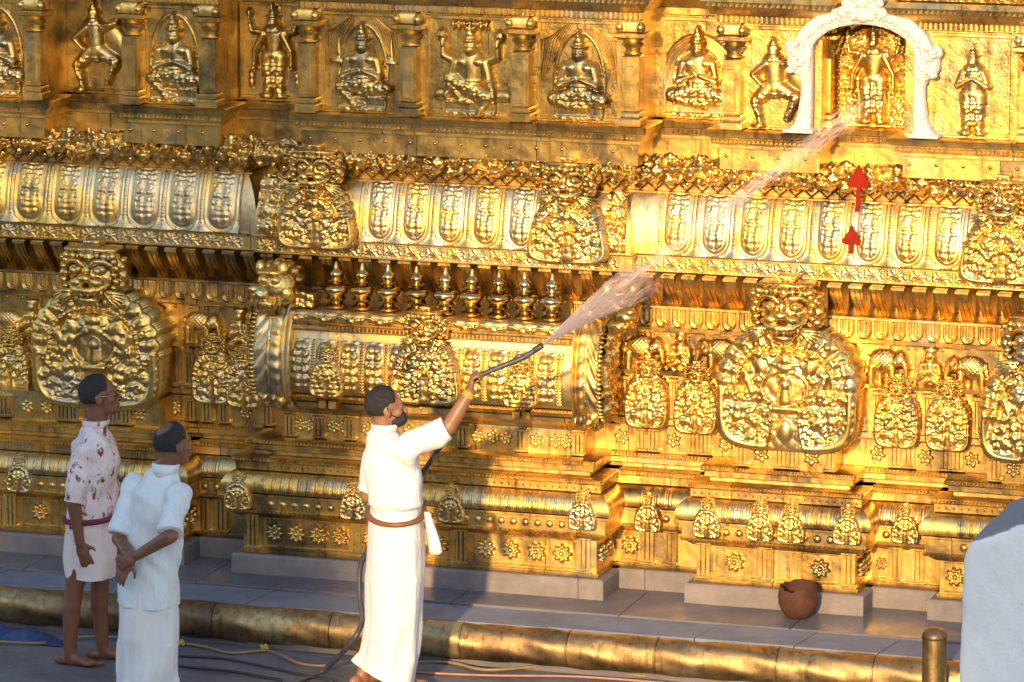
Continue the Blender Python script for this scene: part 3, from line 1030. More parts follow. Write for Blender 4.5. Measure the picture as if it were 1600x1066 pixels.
def elephant_field(flip=1):
    Xg, Zg = grid(-0.15, 0.15, -0.13, 0.13, 0.006)
    x = Xg * flip
    H = np.zeros_like(Xg)
    H = caps(x, Zg, H, [('e', -0.03, 0.03, 0.10, 0.075, 0.05, 0.05), ('e', 0.075, 0.045, 0.05, 0.055, 0.055, 0), ('e', 0.055, 0.035, 0.03, 0.045, 0.07, 0.2),
                        (0.105, 0.03, 0.026, 0.122, -0.05, 0.016, 0.05), (0.122, -0.05, 0.016, 0.105, -0.095, 0.012, 0.045),
                        (-0.095, 0.0, 0.032, -0.10, -0.115, 0.028, 0.045), (-0.05, -0.02, 0.028, -0.05, -0.115, 0.026, 0.03),
                        (0.03, 0.0, 0.032, 0.03, -0.115, 0.028, 0.045), (-0.12, 0.06, 0.008, -0.135, -0.04, 0.006, 0.03), (0.10, 0.0, 0.008, 0.14, -0.01, 0.005, 0.05)])
    m = H > 0.002
    H = H + np.where(m, 0.006 * np.cos(Xg * 260) * np.cos(Zg * 260) * ((np.abs(x + 0.03) < 0.05) & (Zg > 0)), 0)
    return field_mesh('elephant', Xg, Zg, H, m, skirt=0.0)


ELE = {1: elephant_field(1), -1: elephant_field(-1)}


def dwarf_field():
    Xg, Zg = grid(-0.09, 0.09, -0.13, 0.14, 0.006)
    H = caps(Xg, Zg, np.zeros_like(Xg), [('e', 0, 0.085, 0.036, 0.042, 0.05, 0), ('e', 0, 0.12, 0.045, 0.02, 0.035, 0), (0, -0.01, 0.05, 0, 0.03, 0.042, 0.05),
                                         (-0.045, 0.03, 0.02, -0.06, -0.04, 0.015, 0.045), (0.045, 0.03, 0.02, 0.06, -0.04, 0.015, 0.045), (-0.06, -0.04, 0.015, -0.015, -0.01, 0.013, 0.06), (0.06, -0.04, 0.015, 0.015, -0.01, 0.013, 0.06),
                                         (-0.02, -0.06, 0.028, -0.06, -0.085, 0.024, 0.05), (0.02, -0.06, 0.028, 0.06, -0.085, 0.024, 0.05), (-0.06, -0.085, 0.022, -0.02, -0.115, 0.016, 0.045), (0.06, -0.085, 0.022, 0.02, -0.115, 0.016, 0.045)])
    return field_mesh('dwarf', Xg, Zg, H, H > 0.002, skirt=0.0)


DWARF = dwarf_field()
for px, py, fl in ((1008, 551, 1), (1120, 556, -1), (1388, 573, 1), (1510, 583, -1), (318, 513, 1), (8, 508, -1), (95, 505, 1)):
    xx, zz = at_mid(px, py, -0.13)
    obj('elephant_relief', ELE[fl], 'goldrel', wall, (xx, -0.121, zz), None, (1.0, 1.1, 1.0))
for px, py in ((1064, 550), (1454, 577), (376, 515), (52, 500)):
    xx, zz = at_mid(px, py, -0.13)
    obj('seated_figure', DWARF, 'goldrel', wall, (xx, -0.121, zz), None, (1.05, 1.1, 1.0))
bay('back_panel', -6, 6, .12, [(0, zl - .3), (0, 1.93)], 'gold', cuts=cuts(0.5, 41))

# tongue course and curved brackets under the flower band
zt0, zt1 = seg_z(1020, 511, -.16), seg_z(1020, 478, -.16)
bay('tongue_course', -6, 6, .155, [(0.0, zt0 - 0.03), (0.01, zt0 - 0.02), (0.012, zt0), (0.0, zt0 + 0.004), (0.0, zt1 - 0.015), (0.025, zt1 - 0.01), (0.025, zt1 + 0.005), (0, zt1 + 0.01)], 'gold', cuts=cuts(1.1, 42))


def tongue_mesh(h):
    Xg, Zg = grid(-0.045, 0.045, 0, h, 0.0055)
    d = np.hypot(Xg / 0.04, np.clip((0.045 - Zg) / 0.045, 0, 1))
    H = 0.02 * np.exp(-((d - 0.78) / 0.15) ** 2) + 0.016 * np.sqrt(np.clip(1 - (Xg / 0.016) ** 2, 0, 1)) * (Zg > 0.03)
    return field_mesh('tongue', Xg, Zg, H + 0.002, d < 1.05, skirt=0.0)


TONG = tongue_mesh(zt1 - zt0 - 0.02)
STUD = MB().lathe([(0.012, 0), (0.011, 0.006), (0.006, 0.010)], 8).me('stud', True)
n = 0
xx = -4.3
while xx < 3.9:
    if not (X(520, -.4) < xx < X(880, -.4)):
        obj('tongue', TONG, 'goldrel', wall, (xx, -0.156, zt0 + 0.004))
        if rng.random() < 0.6:
            obj('stud', STUD, 'bronze', wall, (xx + 0.05, -0.12, zt0 - 0.05), (math.pi / 2, 0, 0))
    xx += 0.104


def bracket_mesh():
    m = MB()
    pr = []
    for k in range(9):
        t = k / 8
        pr.append((-0.02 - 0.17 * math.sin(t * 1.5) ** 1.3 - 0.0, 0.0 + 0.17 * t))
    poly = pr + [(0.02, 0.17), (0.02, 0.0)]
    m.prism(poly, -0.035, 0.035)
    poly2 = [(a - 0.012, b) for a, b in pr] + [(0.0, 0.17), (0.0, 0.0)]
    m.prism(poly2, -0.022, -0.008).prism(poly2, 0.008, 0.022)
    m.box(-0.04, 0.04, -0.215, 0.02, 0.168, 0.19, 0.004)
    return m.me('bracket', True, 40)


BRK = bracket_mesh()
zb = zt1 + 0.012
xx = -4.3
while xx < 3.9:
    obj('bracket', BRK, 'goldrel', wall, (xx, -0.10, zb), None, (1, 1, (2.228 - zb) / 0.19))
    xx += 0.128

# ------------------------------------------------------------------ the barrel roofed shrine
BX0, BX1 = X(455, -.52, 570), X(900, -.52, 570)
prof = [(-0.30, 1.404), (-0.50, 1.41), (-0.515, 1.43), (-0.53, 1.48), (-0.54, 1.55), (-0.538, 1.63), (-0.525, 1.70), (-0.50, 1.755), (-0.485, 1.79), (-0.485, 1.795),
        (-0.50, 1.80), (-0.515, 1.81), (-0.515, 1.835), (-0.50, 1.845), (-0.515, 1.86), (-0.525, 1.875), (-0.53, 1.905), (-0.515, 1.925), (-0.30, 1.94), (0.1, 1.94), (0.1, 1.404)]
barrel = obj('barrel_roof', MB().prism(prof, BX0, BX1).me('barrel_roof', True, 50), 'goldpale', wall)


def on_barrel(z):
    for (y0, z0), (y1, z1) in zip(prof[1:], prof[2:9]):
        if z0 <= z <= z1:
            return y0 + (y1 - y0) * (z - z0) / (z1 - z0)
    return -0.5


def bstrip(kind):
    def pos(u, v, h):
        zz = 1.435 + v * 0.315
        py = np.interp(zz, [a[1] for a in prof[1:9]], [a[0] for a in prof[1:9]])
        return np.stack([u, py - h, zz], -1)
    if kind == 'filigree':
        U, V = np.meshgrid(np.linspace(-0.055, 0.055, 19), np.linspace(0, 1, 52))
        H = 0.02 * swirl(np.abs(U) + 0.5, V * 0.315 + 0.2, 0.05, 5, 0.35) * np.clip((0.056 - np.abs(U)) / 0.01, 0, 1) * np.clip(np.minimum(V, 1 - V) / 0.05, 0, 1)
    else:
        U, V = np.meshgrid(np.linspace(-0.022, 0.022, 15), np.linspace(0, 1, 90))
        H = 0.012 * np.exp(-((np.abs(U) - 0.019) / 0.003) ** 2) + 0.014 * np.sqrt(np.clip(1 - (U / 0.012) ** 2, 0, 1)) * (0.5 + 0.5 * np.cos(V * 2 * math.pi * 17))
    return field_mesh('strip_' + kind, U, V, H + 0.002, None, pos)


FIL, BDC = bstrip('filigree'), bstrip('beads')
xx = BX0 + 0.07
k = 0
while xx < BX1 - 0.05:
    obj('filigree_strip', FIL, 'goldpale', wall, (xx, 0, 0))
    if xx + 0.078 < BX1 - 0.03:
        obj('bead_strip', BDC, 'goldrel', wall, (xx + 0.078, 0, 0))
    xx += 0.157


def scroll_edge(L=0.17):
    Xg, Zg = grid(0, L, 0, 0.062, 0.005)
    c = np.hypot((Xg - 0.05) / 0.05, (Zg - 0.028) / 0.03)
    a = np.arctan2(Zg - 0.028, Xg - 0.05)
    H = 0.016 * np.clip(1.1 - c, 0, 1) ** 0.5 * (0.6 + 0.4 * np.sin(a + c * 7)) + 0.016 * np.exp(-((Zg - 0.03 - 0.016 * np.sin((Xg - 0.09) / 0.08 * 3.1)) / 0.009) ** 2) * (Xg > 0.08)
    return field_mesh('scroll', Xg, Zg, H + 0.002, None, skirt=0.0)


SCR = scroll_edge()
n = int((BX1 - BX0) / 0.17)
for i in range(n):
    obj('scroll', SCR, 'goldrel', wall, (BX0 + i * (BX1 - BX0) / n, -0.522, 1.855), None, ((BX1 - BX0) / n / 0.17, 1, 1))
rope('bead_row', BX0, BX1, -0.515, 1.822, pitch=0.026, r=0.011, tilt=0, h=0.022)

xx, zz = at_mid(667, 580, -.56)
kudu('barrel_medallion', xx, -0.575, zz, 0.215, 0.20, 0.12, 0.125, bell=0.16, step=0.006, d=0.04, cell=0.07, seed=9, niche=False)
obj('medallion_sill', MB().box(-0.22, 0.22, -0.03, 0.14, 0, 0.045, 0.006).me('medallion_sill'), 'gold', wall, (xx, -0.57, zz - 0.262))
for px, py in ((512, 592), (815, 608)):
    xx, zz = at_mid(px, py, -.55)
    kudu('barrel_small_medallion', xx, -0.56, zz, 0.105, 0.11, 0.06, 0.06, bell=0.1, step=0.006, d=0.028, cell=0.05, seed=12, niche=False)
    obj('medallion_sill', MB().box(-0.055, -0.008, -0.02, 0.1, 0, 0.05, 0.005).box(0.008, 0.055, -0.02, 0.1, 0, 0.05, 0.005).me('medallion_sill'), 'gold', wall, (xx, -0.545, zz - 0.185))


# end ribs with leaf bands and a yali head on each
def rib_profile(grow):
    pts = [(-0.42, 1.33), (-0.50, 1.35), (-0.545, 1.40), (-0.575, 1.48), (-0.59, 1.57), (-0.585, 1.68), (-0.56, 1.78), (-0.52, 1.87), (-0.46, 1.94), (-0.38, 1.985), (-0.25, 2.0)]
    cy, cz = -0.2, 1.66
    return [(cy + (y - cy) * (1 + grow), cz + (z - cz) * (1 + grow * 0.8)) for y, z in pts]


def rib(x0, x1, flip):
    base = obj('end_rib', MB().prism(rib_profile(0.0) + [(0.05, 2.0), (0.05, 1.33)], x0, x1).me('end_rib', True, 50), 'goldpale', wall)
    pr = np.array(rib_profile(0.0))
    L = np.concatenate([[0], np.cumsum(np.hypot(*np.diff(pr, axis=0).T))])
    nrm = np.stack([-np.gradient(pr[:, 1], L), np.gradient(pr[:, 0], L)], -1)
    nrm /= np.linalg.norm(nrm, axis=1)[:, None]

    def pos(u, s, h):
        t = s * L[-1]
        y = np.interp(t, L, pr[:, 0]) + h * np.interp(t, L, nrm[:, 0])
        z = np.interp(t, L, pr[:, 1]) + h * np.interp(t, L, nrm[:, 1])
        return np.stack([u, y, z], -1)
    W = x1 - x0
    U, S = np.meshgrid(np.linspace(x0, x1, 44), np.linspace(0.02, 0.98, 110))
    u = (U - x0) / W
    u = u if flip > 0 else 1 - u
    ph = S * 9 + np.abs(u - 0.42) * 3 * np.where(u < 0.42, 1, -0.2)
    leaf = 0.5 + 0.5 * np.cos(ph * 2 * math.pi)
    H = 0.010 * leaf ** 0.8 * np.clip(u / 0.06, 0, 1) * (u < 0.40)
    H = np.where((u > 0.44) & (u < 0.78), 0.022 * np.sqrt(np.clip(1 - ((u - 0.61) / 0.17) ** 2, 0, 1)) * (0.85 + 0.15 * np.cos(S * 13 * 2 * math.pi + u * 4)), H)
    H = np.maximum(H, 0.026 * np.exp(-((u - 0.42) / 0.02) ** 2) * (0.7 + 0.3 * np.cos(S * 300)))
    H = np.maximum(H, 0.045 * np.sqrt(np.clip(1 - ((u - 0.88) / 0.07) ** 2, 0, 1)))
    lump = (S < 0.16) | (S > 0.80)
    H = np.where(lump, H * 0.3 + 0.045 * swirl(U, S * 1.2, 0.06, 3), H)
    obj('leaf_band', field_mesh('leaf_band', U, S, H + 0.003, None, pos), 'goldpale', base)
    # ornate gable on the free end
    xe = x0 if flip > 0 else x1
    sgn = -1 if flip > 0 else 1
    Yg, Zg = grid(-0.58, 0.0, 1.34, 1.99, 0.009)
    bound = np.interp(Zg, pr[:, 1], pr[:, 0])
    mask = Yg > bound + 0.01
    d = Yg - bound
    H = 0.02 + 0.03 * swirl(Yg, Zg, 0.07, 4) + 0.03 * np.exp(-((d - 0.05) / 0.015) ** 2) + 0.02 * np.exp(-((d - 0.18) / 0.012) ** 2)
    H = np.where((d > 0.2), H * 0.5, H)
    pg = lambda a, b, h: np.stack([xe + sgn * h, a, b], -1)
    obj('gable_relief', field_mesh('gable_relief', Yg, Zg, H, mask, pg), 'goldrel', base)
    # serrated rim
    m = MB()
    for k in range(34):
        t = (k + 0.5) / 34 * L[-1]
        yy, zz_ = np.interp(t, L, pr[:, 0]), np.interp(t, L, pr[:, 1])
        m.ell((xe + sgn * 0.01, yy - 0.004, zz_), (0.022, 0.015, 0.013), 8, 6)
    obj('rim_leaf', m.me('rim_leaf', True), 'goldrel', base)['kind'] = 'stuff'
    return base


ribL = rib(X(398, -.56), X(455, -.56) - 0.0, 1)
ribR = rib(X(893, -.56) + 0.0, X(935, -.56), -1)


def yali_mesh():
    m = MB()
    e = m.ell
    e((0, -0.02, 0.10), (0.125, 0.13, 0.12), 16, 12)
    e((-0.07, -0.10, 0.06), (0.07, 0.075, 0.06), 12, 8)
    e((-0.10, -0.14, 0.09), (0.035, 0.04, 0.03))
    e((-0.05, -0.12, 0.14), (0.035, 0.03, 0.035))
    e((0.02, -0.12, 0.14), (0.035, 0.03, 0.035))
    e((-0.02, -0.11, 0.185), (0.08, 0.04, 0.025))
    e((-0.09, -0.06, 0.20), (0.03, 0.03, 0.05))
    e((0.05, -0.08, 0.20), (0.035, 0.03, 0.05))
    e((0.07, -0.08, 0.06), (0.05, 0.05, 0.06))
    e((-0.03, -0.11, 0.0), (0.07, 0.05, 0.04))
    for k in range(6):
        m.tube([(0.04 - 0.03 * k, -0.10, 0.03), (0.05 - 0.035 * k, -0.15, 0.0), (0.05 - 0.035 * k, -0.14, -0.05)], [0.016, 0.013, 0.004], 6)
    for k in range(5):
        a = 0.3 + k * 0.45
        e((0.12 * math.cos(a), 0.02, 0.10 + 0.12 * math.sin(a)), (0.035, 0.06, 0.03), 8, 6)
    return m.me('yali_head', True, 60)


YAL = yali_mesh()
xx, zz = at_mid(432, 478, -.5)
obj('yali_head', YAL, 'goldlion', wall, (xx, -0.44, zz + .02), None, (1.1, 1.1, 1.05))
obj('scroll_bracket', MB().prism([(-.0, 0), (0.20, 0), (0.20, 0.085), (0.12, 0.09), (0.05, 0.13), (0.0, 0.18)], -.06, .06, 'y').me('scroll_bracket'), 'goldemb', wall, (xx + 0.04, -0.44, 1.942))
xx, zz = at_mid(968, 500, -.5)
obj('yali_head', YAL, 'goldlion', wall, (xx - .02, -0.42, zz - .03), None, (-1.1, 1.1, 1.05))

# finials standing on the barrel
kp = [(0.066, 0), (0.07, 0.012), (0.055, 0.024), (0.038, 0.034), (0.045, 0.05), (0.062, 0.056), (0.064, 0.066), (0.05, 0.076), (0.06, 0.09), (0.078, 0.11), (0.082, 0.125), (0.078, 0.142), (0.05, 0.158),
      (0.034, 0.166), (0.04, 0.176), (0.056, 0.182), (0.056, 0.19), (0.036, 0.198), (0.042, 0.215), (0.046, 0.23), (0.036, 0.248), (0.02, 0.262), (0.018, 0.275), (0.006, 0.31)]
KAL = MB().lathe(kp, 24).me('finial', True, 50)
for px in (526, 566, 608, 652, 696, 737, 779, 821, 863):
    xx = X(px, -.42, 480)
    obj('finial', KAL, 'bronze', wall, (xx, -0.42, 1.939), (0, rng.uniform(-.02, .02), 0), (0.96, 0.96, 0.9))

# ------------------------------------------------------------------ flower band, kapota, lattice, foliage
SECT = [(-4.8, X(402, -.3, 380), 0.30, 0), (X(402, -.3, 380), X(985, -.36, 400), 0.36, 1), (X(985, -.36, 400) - 0.25, 4.8, 0.27, 2)]
BAND = (2.232, 2.332)


def kap_pts(t):
    """curved drip roof: t 0 (drip edge) .. 1 (top)"""
    a = t * math.pi / 2 * 0.66
    return -0.185 * (1 - math.cos(a)) + 0.0, 2.345 + 0.352 * math.sin(a) / math.sin(math.pi / 2 * 0.66)


KT = [i / 14 for i in range(15)]
kprof = [(-0.06, 2.336), (0.012, 2.337), (0.016, 2.345)] + [kap_pts(t) for t in KT] + [(-0.24, 2.70)]


def petal_mesh(wd=0.246):
    U, T = np.meshgrid(np.linspace(-wd / 2, wd / 2, 42), np.linspace(0.0, 0.985, 56))
    u = U / wd * 2
    arch = np.hypot(np.clip(np.abs(u) / 0.60, 0, 9), np.clip((0.28 - T) / 0.22, 0, 9))
    H = 0.007 * np.sqrt(np.clip(1 - arch ** 8, 0, 1)) + (0.001 + 0.011 * swirl(np.abs(U) + 0.35, T * 0.45, 0.044, 8, 0.4)) * np.clip((0.86 - arch) / 0.1, 0, 1)
    H = np.maximum(H, 0.010 * np.exp(-((arch - 0.93) / 0.07) ** 2))
    band2 = np.hypot(np.clip(np.abs(u) / 0.84, 0, 9), np.clip((0.22 - T) / 0.22, 0, 9))
    H = np.maximum(H, 0.009 * np.exp(-((band2 - 0.98) / 0.05) ** 2))
    edge = 1 - np.abs(u)
    H = np.maximum(H, 0.016 * np.sqrt(np.clip(1 - (edge / 0.075) ** 2, 0, 1)) * (0.65 + 0.35 * np.cos((T * 21 + U * 25) * 2 * math.pi)) * (T > 0.12))
    # scalloped lip
    lip = np.clip(1 - T / 0.17, 0, 1)
    sc = np.abs(u) ** 2.2
    H = H * (1 - lip * (band2 > 1)) + 0.035 * lip ** 1.5 * (0.25 + 0.75 * sc) * (band2 > 0.96)

    def pos(uu, t, h):
        a = t * math.pi / 2 * 0.66
        o = -0.185 * (1 - np.cos(a))
        z = 2.345 + 0.352 * np.sin(a) / math.sin(math.pi / 2 * 0.66)
        return np.stack([uu, -o - h * np.cos(a), z + h * np.sin(a) * 0.9], -1)
    return field_mesh('petal', U, T, H + 0.002, None, pos)


PET = petal_mesh()


def flower_mesh():
    R = 0.042
    Xg, Zg = grid(-0.062, 0.062, -0.045, 0.045, 0.0048)
    r, a = np.hypot(Xg, Zg) / R, np.arctan2(Zg, Xg)
    H = 0.014 * np.clip(1.0 - r, 0, 1) ** 0.4 * (0.5 + 0.5 * np.cos(a * 8)) + 0.012 * np.exp(-(r / 0.25) ** 2)
    H = np.maximum(H, 0.009 * swirl(np.abs(Xg) + .2, np.abs(Zg) + .1, 0.022, 2) * (r > 1.0))
    return field_mesh('band_flower', Xg, Zg, H + 0.002, None, skirt=0.0)


FLW = flower_mesh()


def diamond_mesh():
    m = MB()
    w_, h_, t = 0.047, 0.04, 0.007
    for sx in (-1, 1):
        for sz in (-1, 1):
            m.tube([(sx * w_, 0, 0), (0, 0, sz * h_)], t, 4)
    m.ell((0, 0, 0), (0.015, 0.012, 0.015), 8, 6)
    return m.me('lattice_diamond')


DIA = diamond_mesh()


def foliage_mesh(L=0.27, seed=1):
    U, T = np.meshgrid(np.linspace(0, L, 50), np.linspace(0, 1, 34))
    per = np.clip(np.minimum(U, L - U) / 0.02, 0, 1)
    H = 0.055 * swirl(U + seed * 0.37, T * 0.2 + seed * 0.21, 0.08, seed) + 0.014 * swirl(U, T * 0.2, 0.035, seed + 3)
    H = H * (0.55 + 0.45 * per)

    def pos(u, t, h):
        a = (t - 0.5) * 2.5
        return np.stack([u, -(0.06 * np.cos(a) + h * np.cos(a)), 0.06 + 0.062 * np.sin(a) / math.sin(1.25) + h * np.sin(a) * 0.6], -1)
    return field_mesh('foliage_scroll', U, T, H, None, pos)


FOL = [foliage_mesh(0.27, s) for s in (1, 2, 3, 4)]
for x0, x1, p, k in SECT:
    q = [c for c in cuts(1.15, 50 + k)]
    bay('flower_band', x0, x1 - 0.0, p - 0.035, [(-0.05, BAND[0] - 0.02), (0.0, BAND[0]), (0.012, BAND[0] + 0.004), (0.012, BAND[0] + 0.014), (0.0, BAND[0] + 0.018), (0.0, BAND[1] - 0.016), (0.012, BAND[1] - 0.012), (0.012, BAND[1] + 0.002), (-0.02, BAND[1] + 0.005)], 'goldpale', cuts=q)
    bay('drip_roof', x0, x1, p, kprof, 'goldpale', cuts=cuts(1.3, 60 + k), angle=50)
    rope('dentil_row', x0, x1, -p - 0.0155, 2.341, pitch=0.018, r=0.006, tilt=0, h=0.01)
    xx = x0 + 0.07
    while xx < x1 - 0.05:
        obj('band_flower', FLW, 'goldpale', wall, (xx, -p + 0.035, (BAND[0] + BAND[1]) / 2 + 0.001))
        xx += 0.137
    # lattice, foliage
    bay('lattice_course', x0 + 0.1, x1 - 0.1, p - 0.14, [(0.0, 2.69), (0.03, 2.695), (0.03, 2.705), (0, 2.71), (0, 2.80)], 'gold', cuts=cuts(1.0, 70 + k))
    xx = x0 + 0.15
    while xx < x1 - 0.12:
        obj('lattice_diamond', DIA, 'goldrel', wall, (xx, -p + 0.135, 2.753))
        xx += 0.096
    bay('foliage_course', x0 + 0.02, x1 - 0.02, p - 0.06, [(-0.09, 2.795), (-0.02, 2.80), (0.0, 2.83), (0.0, 2.87), (-0.02, 2.905), (-0.14, 2.915)], 'gold', cuts=cuts(1.4, 80 + k))
    xx = x0 + 0.0
    i = 0
    while xx < x1 - 0.2:
        obj('foliage_scroll', FOL[rng.randrange(4)], 'goldrel', wall, (xx, -p + 0.09, 2.795))
        xx += 0.27

# petals on the drip roof
def petals(px0, px1, p, n=None):
    a, b = X(px0, -p, 330), X(px1, -p, 330)
    n = n or max(1, round((b - a) / 0.246))
    s = (b - a) / n / 0.246
    for i in range(n):
        obj('petal', PET, 'goldpale', wall, (a + (i + 0.5) * (b - a) / n, -p, 0), None, (s, 1, 1))


petals(-215, 375, .30, 10)
petals(566, 842, .36)
petals(1028, 1512, .27)
petals(1640, 1900, .27)


def scroll_panel(x0, x1, p):
    U, T = np.meshgrid(np.linspace(x0, x1, 34), np.linspace(0.02, 0.98, 56))
    H = 0.032 * swirl(U, T * 0.43, 0.10, 2, 0.3) + 0.012 * swirl(U, T * 0.43, 0.04, 6)

    def pos(uu, t, h):
        a = t * math.pi / 2 * 0.66
        o = -0.185 * (1 - np.cos(a))
        z = 2.345 + 0.352 * np.sin(a) / math.sin(math.pi / 2 * 0.66)
        return np.stack([uu, -p - o - h * np.cos(a), z + h * np.sin(a) * 0.9], -1)
    obj('scroll_panel', field_mesh('scroll_panel', U, T, H + 0.002, None, pos), 'goldrel', wall)


scroll_panel(X(404, -.36, 330), X(450, -.36, 330), .36)
scroll_panel(X(946, -.36, 330), SECT[1][1] - 0.03, .36)
for px, py in ((495, 336), (888, 357), (1566, 388)):
    xx, zz = at_mid(px, py, -.42)
    kudu('roof_medallion', xx, -0.42, zz - .01, 0.235, 0.20, 0.2, 0.15, bell=0.18, step=0.006, d=0.045, cell=0.085, seed=15, niche=False)

# ------------------------------------------------------------------ niche frieze
ZR, ZLG, ZP, ZE = (2.915, 3.01), (3.01, 3.13), (3.13, 3.757), (3.757, 3.83)
FB = [(-4.8, X(70, -.40, 180), .40), (X(186, -.40, 180), X(343, -.40, 180), .40), (X(468, -.40, 190), X(1000, -.40, 200), .40), (X(1118, -.36, 215), X(1284, -.36, 220), .36), (X(1404, -.36, 225), 4.8, .36)]
FREC = (-5.0, 5.0, .05)
for i, (x0, x1, p) in enumerate(FB + [FREC]):
    bay('riveted_band', x0 + 0.02, x1 - 0.02, p - 0.03, [(0, ZR[0] - 0.03), (0, ZR[1])], 'gold', cuts=cuts(0.7, 90 + i))
    bay('niche_ledge', x0, x1, p, [(-0.02, ZLG[0]), (0.0, ZLG[0] + 0.005), (0.0, ZLG[0] + 0.025), (0.02, ZLG[0] + 0.03), (0.026, ZLG[0] + 0.07), (0.05, ZLG[0] + 0.078), (0.055, ZLG[0] + 0.10), (0.06, ZLG[0] + 0.112), (0.045, ZLG[0] + 0.12)], 'gold', cuts=cuts(0.9, 96 + i))
    bay('niche_panel', x0 + 0.02, x1 - 0.02, p - 0.06, [(0, ZP[0]), (0, ZP[1])], 'goldpanel', cuts=cuts(0.6, 103 + i))
    bay('entablature', x0, x1, p, [(-0.03, ZE[0]), (0.0, ZE[0] + 0.004), (0.0, ZE[1] - 0.03), (0.03, ZE[1] - 0.02), (0.04, ZE[1]), (0.06, ZE[1] + 0.02), (0.08, ZE[1] + 0.06), (0.06, ZE[1] + 0.09)], 'gold', cuts=cuts(0.9, 110 + i))
    bay('upper_moulding', x0, x1, p, [(0.0, ZE[1] + 0.09), (0.03, ZE[1] + 0.1), (0.05, ZE[1] + 0.16), (0.02, ZE[1] + 0.22), (0.0, ZE[1] + 0.23), (0.0, 4.35), (0.08, 4.4), (0.08, 4.5), (0, 4.6)], 'goldemb', cuts=cuts(0.9, 116 + i))
    if p == FREC[2]:
        continue
    a, b = max(x0, -3.9), min(x1, 3.9)
    rope('dentil_row', a - 0.02, b + 0.02, -p - 0.0225, ZLG[0] + 0.052, pitch=0.027, r=0.011, tilt=0.3, h=0.026)
    rope('dentil_row', a, b, -p - 0.001, ZE[0] + 0.026, pitch=0.03, r=0.011, tilt=0, h=0.04)
    rope('bead_row', a - 0.05, b + 0.05, -p - 0.071, ZE[1] + 0.045, pitch=0.034, r=0.014, tilt=0.2, h=0.03)
    xx = a + 0.06
    while xx < b - 0.03:
        obj('rivet', STUD, 'bronze', wall, (xx, -p + 0.029, 2.965), (math.pi / 2, 0, 0))
        xx += 0.16


def frieze_fill(a, b):
    rope('dentil_row', a, b, -.05 - 0.0225, ZLG[0] + 0.052, pitch=0.027, r=0.011, tilt=0.3, h=0.026)
    rope('bead_row', a, b, -.05 - 0.071, ZE[1] + 0.045, pitch=0.034, r=0.014, tilt=0.2, h=0.03)


frieze_fill(FB[0][1] + .1, FB[1][0] - .1)
frieze_fill(FB[1][1] + .1, FB[2][0] - .1)
frieze_fill(FB[2][1] + .1, FB[3][0] - .1)
frieze_fill(FB[3][1] + .1, FB[4][0] - .1)


def pillar(px, y, w_=0.052):
    xx = X(px, y, 120)
    o = obj('pillar', MB().box(-w_, w_, -0.07, 0.05, 0.085, 0.42, 0.008).box(-w_ * .55, w_ * .55, -0.078, -0.06, 0.11, 0.36, 0.004).me('pillar_shaft'), 'gold', wall, (xx, y, ZP[0]))
    m = MB().box(-w_ * 1.35, w_ * 1.35, -0.09, 0.05, 0.0, 0.05, 0.008).box(-w_ * 1.15, w_ * 1.15, -0.08, 0.05, 0.05, 0.085, 0.008)
    obj('pillar_base', m.me('pillar_base'), 'gold', o)
    m = MB().lathe([(w_ * 1.0, 0.42), (w_ * 1.2, 0.428), (w_ * 1.2, 0.436), (w_ * 0.85, 0.444), (w_ * 0.95, 0.462), (w_ * 1.3, 0.478), (w_ * 1.35, 0.49), (w_ * 1.0, 0.502), (w_ * 1.3, 0.515), (w_ * 1.75, 0.526)], 16)
    m.V = [(a, b * 0.8 - 0.01, c) for a, b, c in m.V]
    m.box(-w_ * 1.9, w_ * 1.9, -0.10, 0.06, 0.526, 0.556, 0.006)
    for q in (-1, 1):
        m.ell((q * w_ * 1.25, -0.07, 0.59), (w_ * 0.55, 0.035, 0.032), 10, 8)
    m.box(-w_ * 1.0, w_ * 1.0, -0.08, 0.05, 0.556, 0.628, 0.01)
    obj('capital', m.me('capital', True, 45), 'goldrel', o)


for px, y in ((58, -.37), (210, -.37), (330, -.37), (484, -.37), (643, -.37), (818, -.38), (990, -.37), (1148, -.33), (1612, -.33)):
    pillar(px, y)
pillar(1291, -.08, 0.045)


# ---- relief figures
def full(pr, k=1.27):
    return [(p[0], p[1], p[2], p[3] * 1.2, p[4] * 1.15, p[5], p[6]) if p[0] == 'e' else (p[0], p[1], p[2] * k, p[3], p[4], p[5] * k, p[6]) for p in pr]


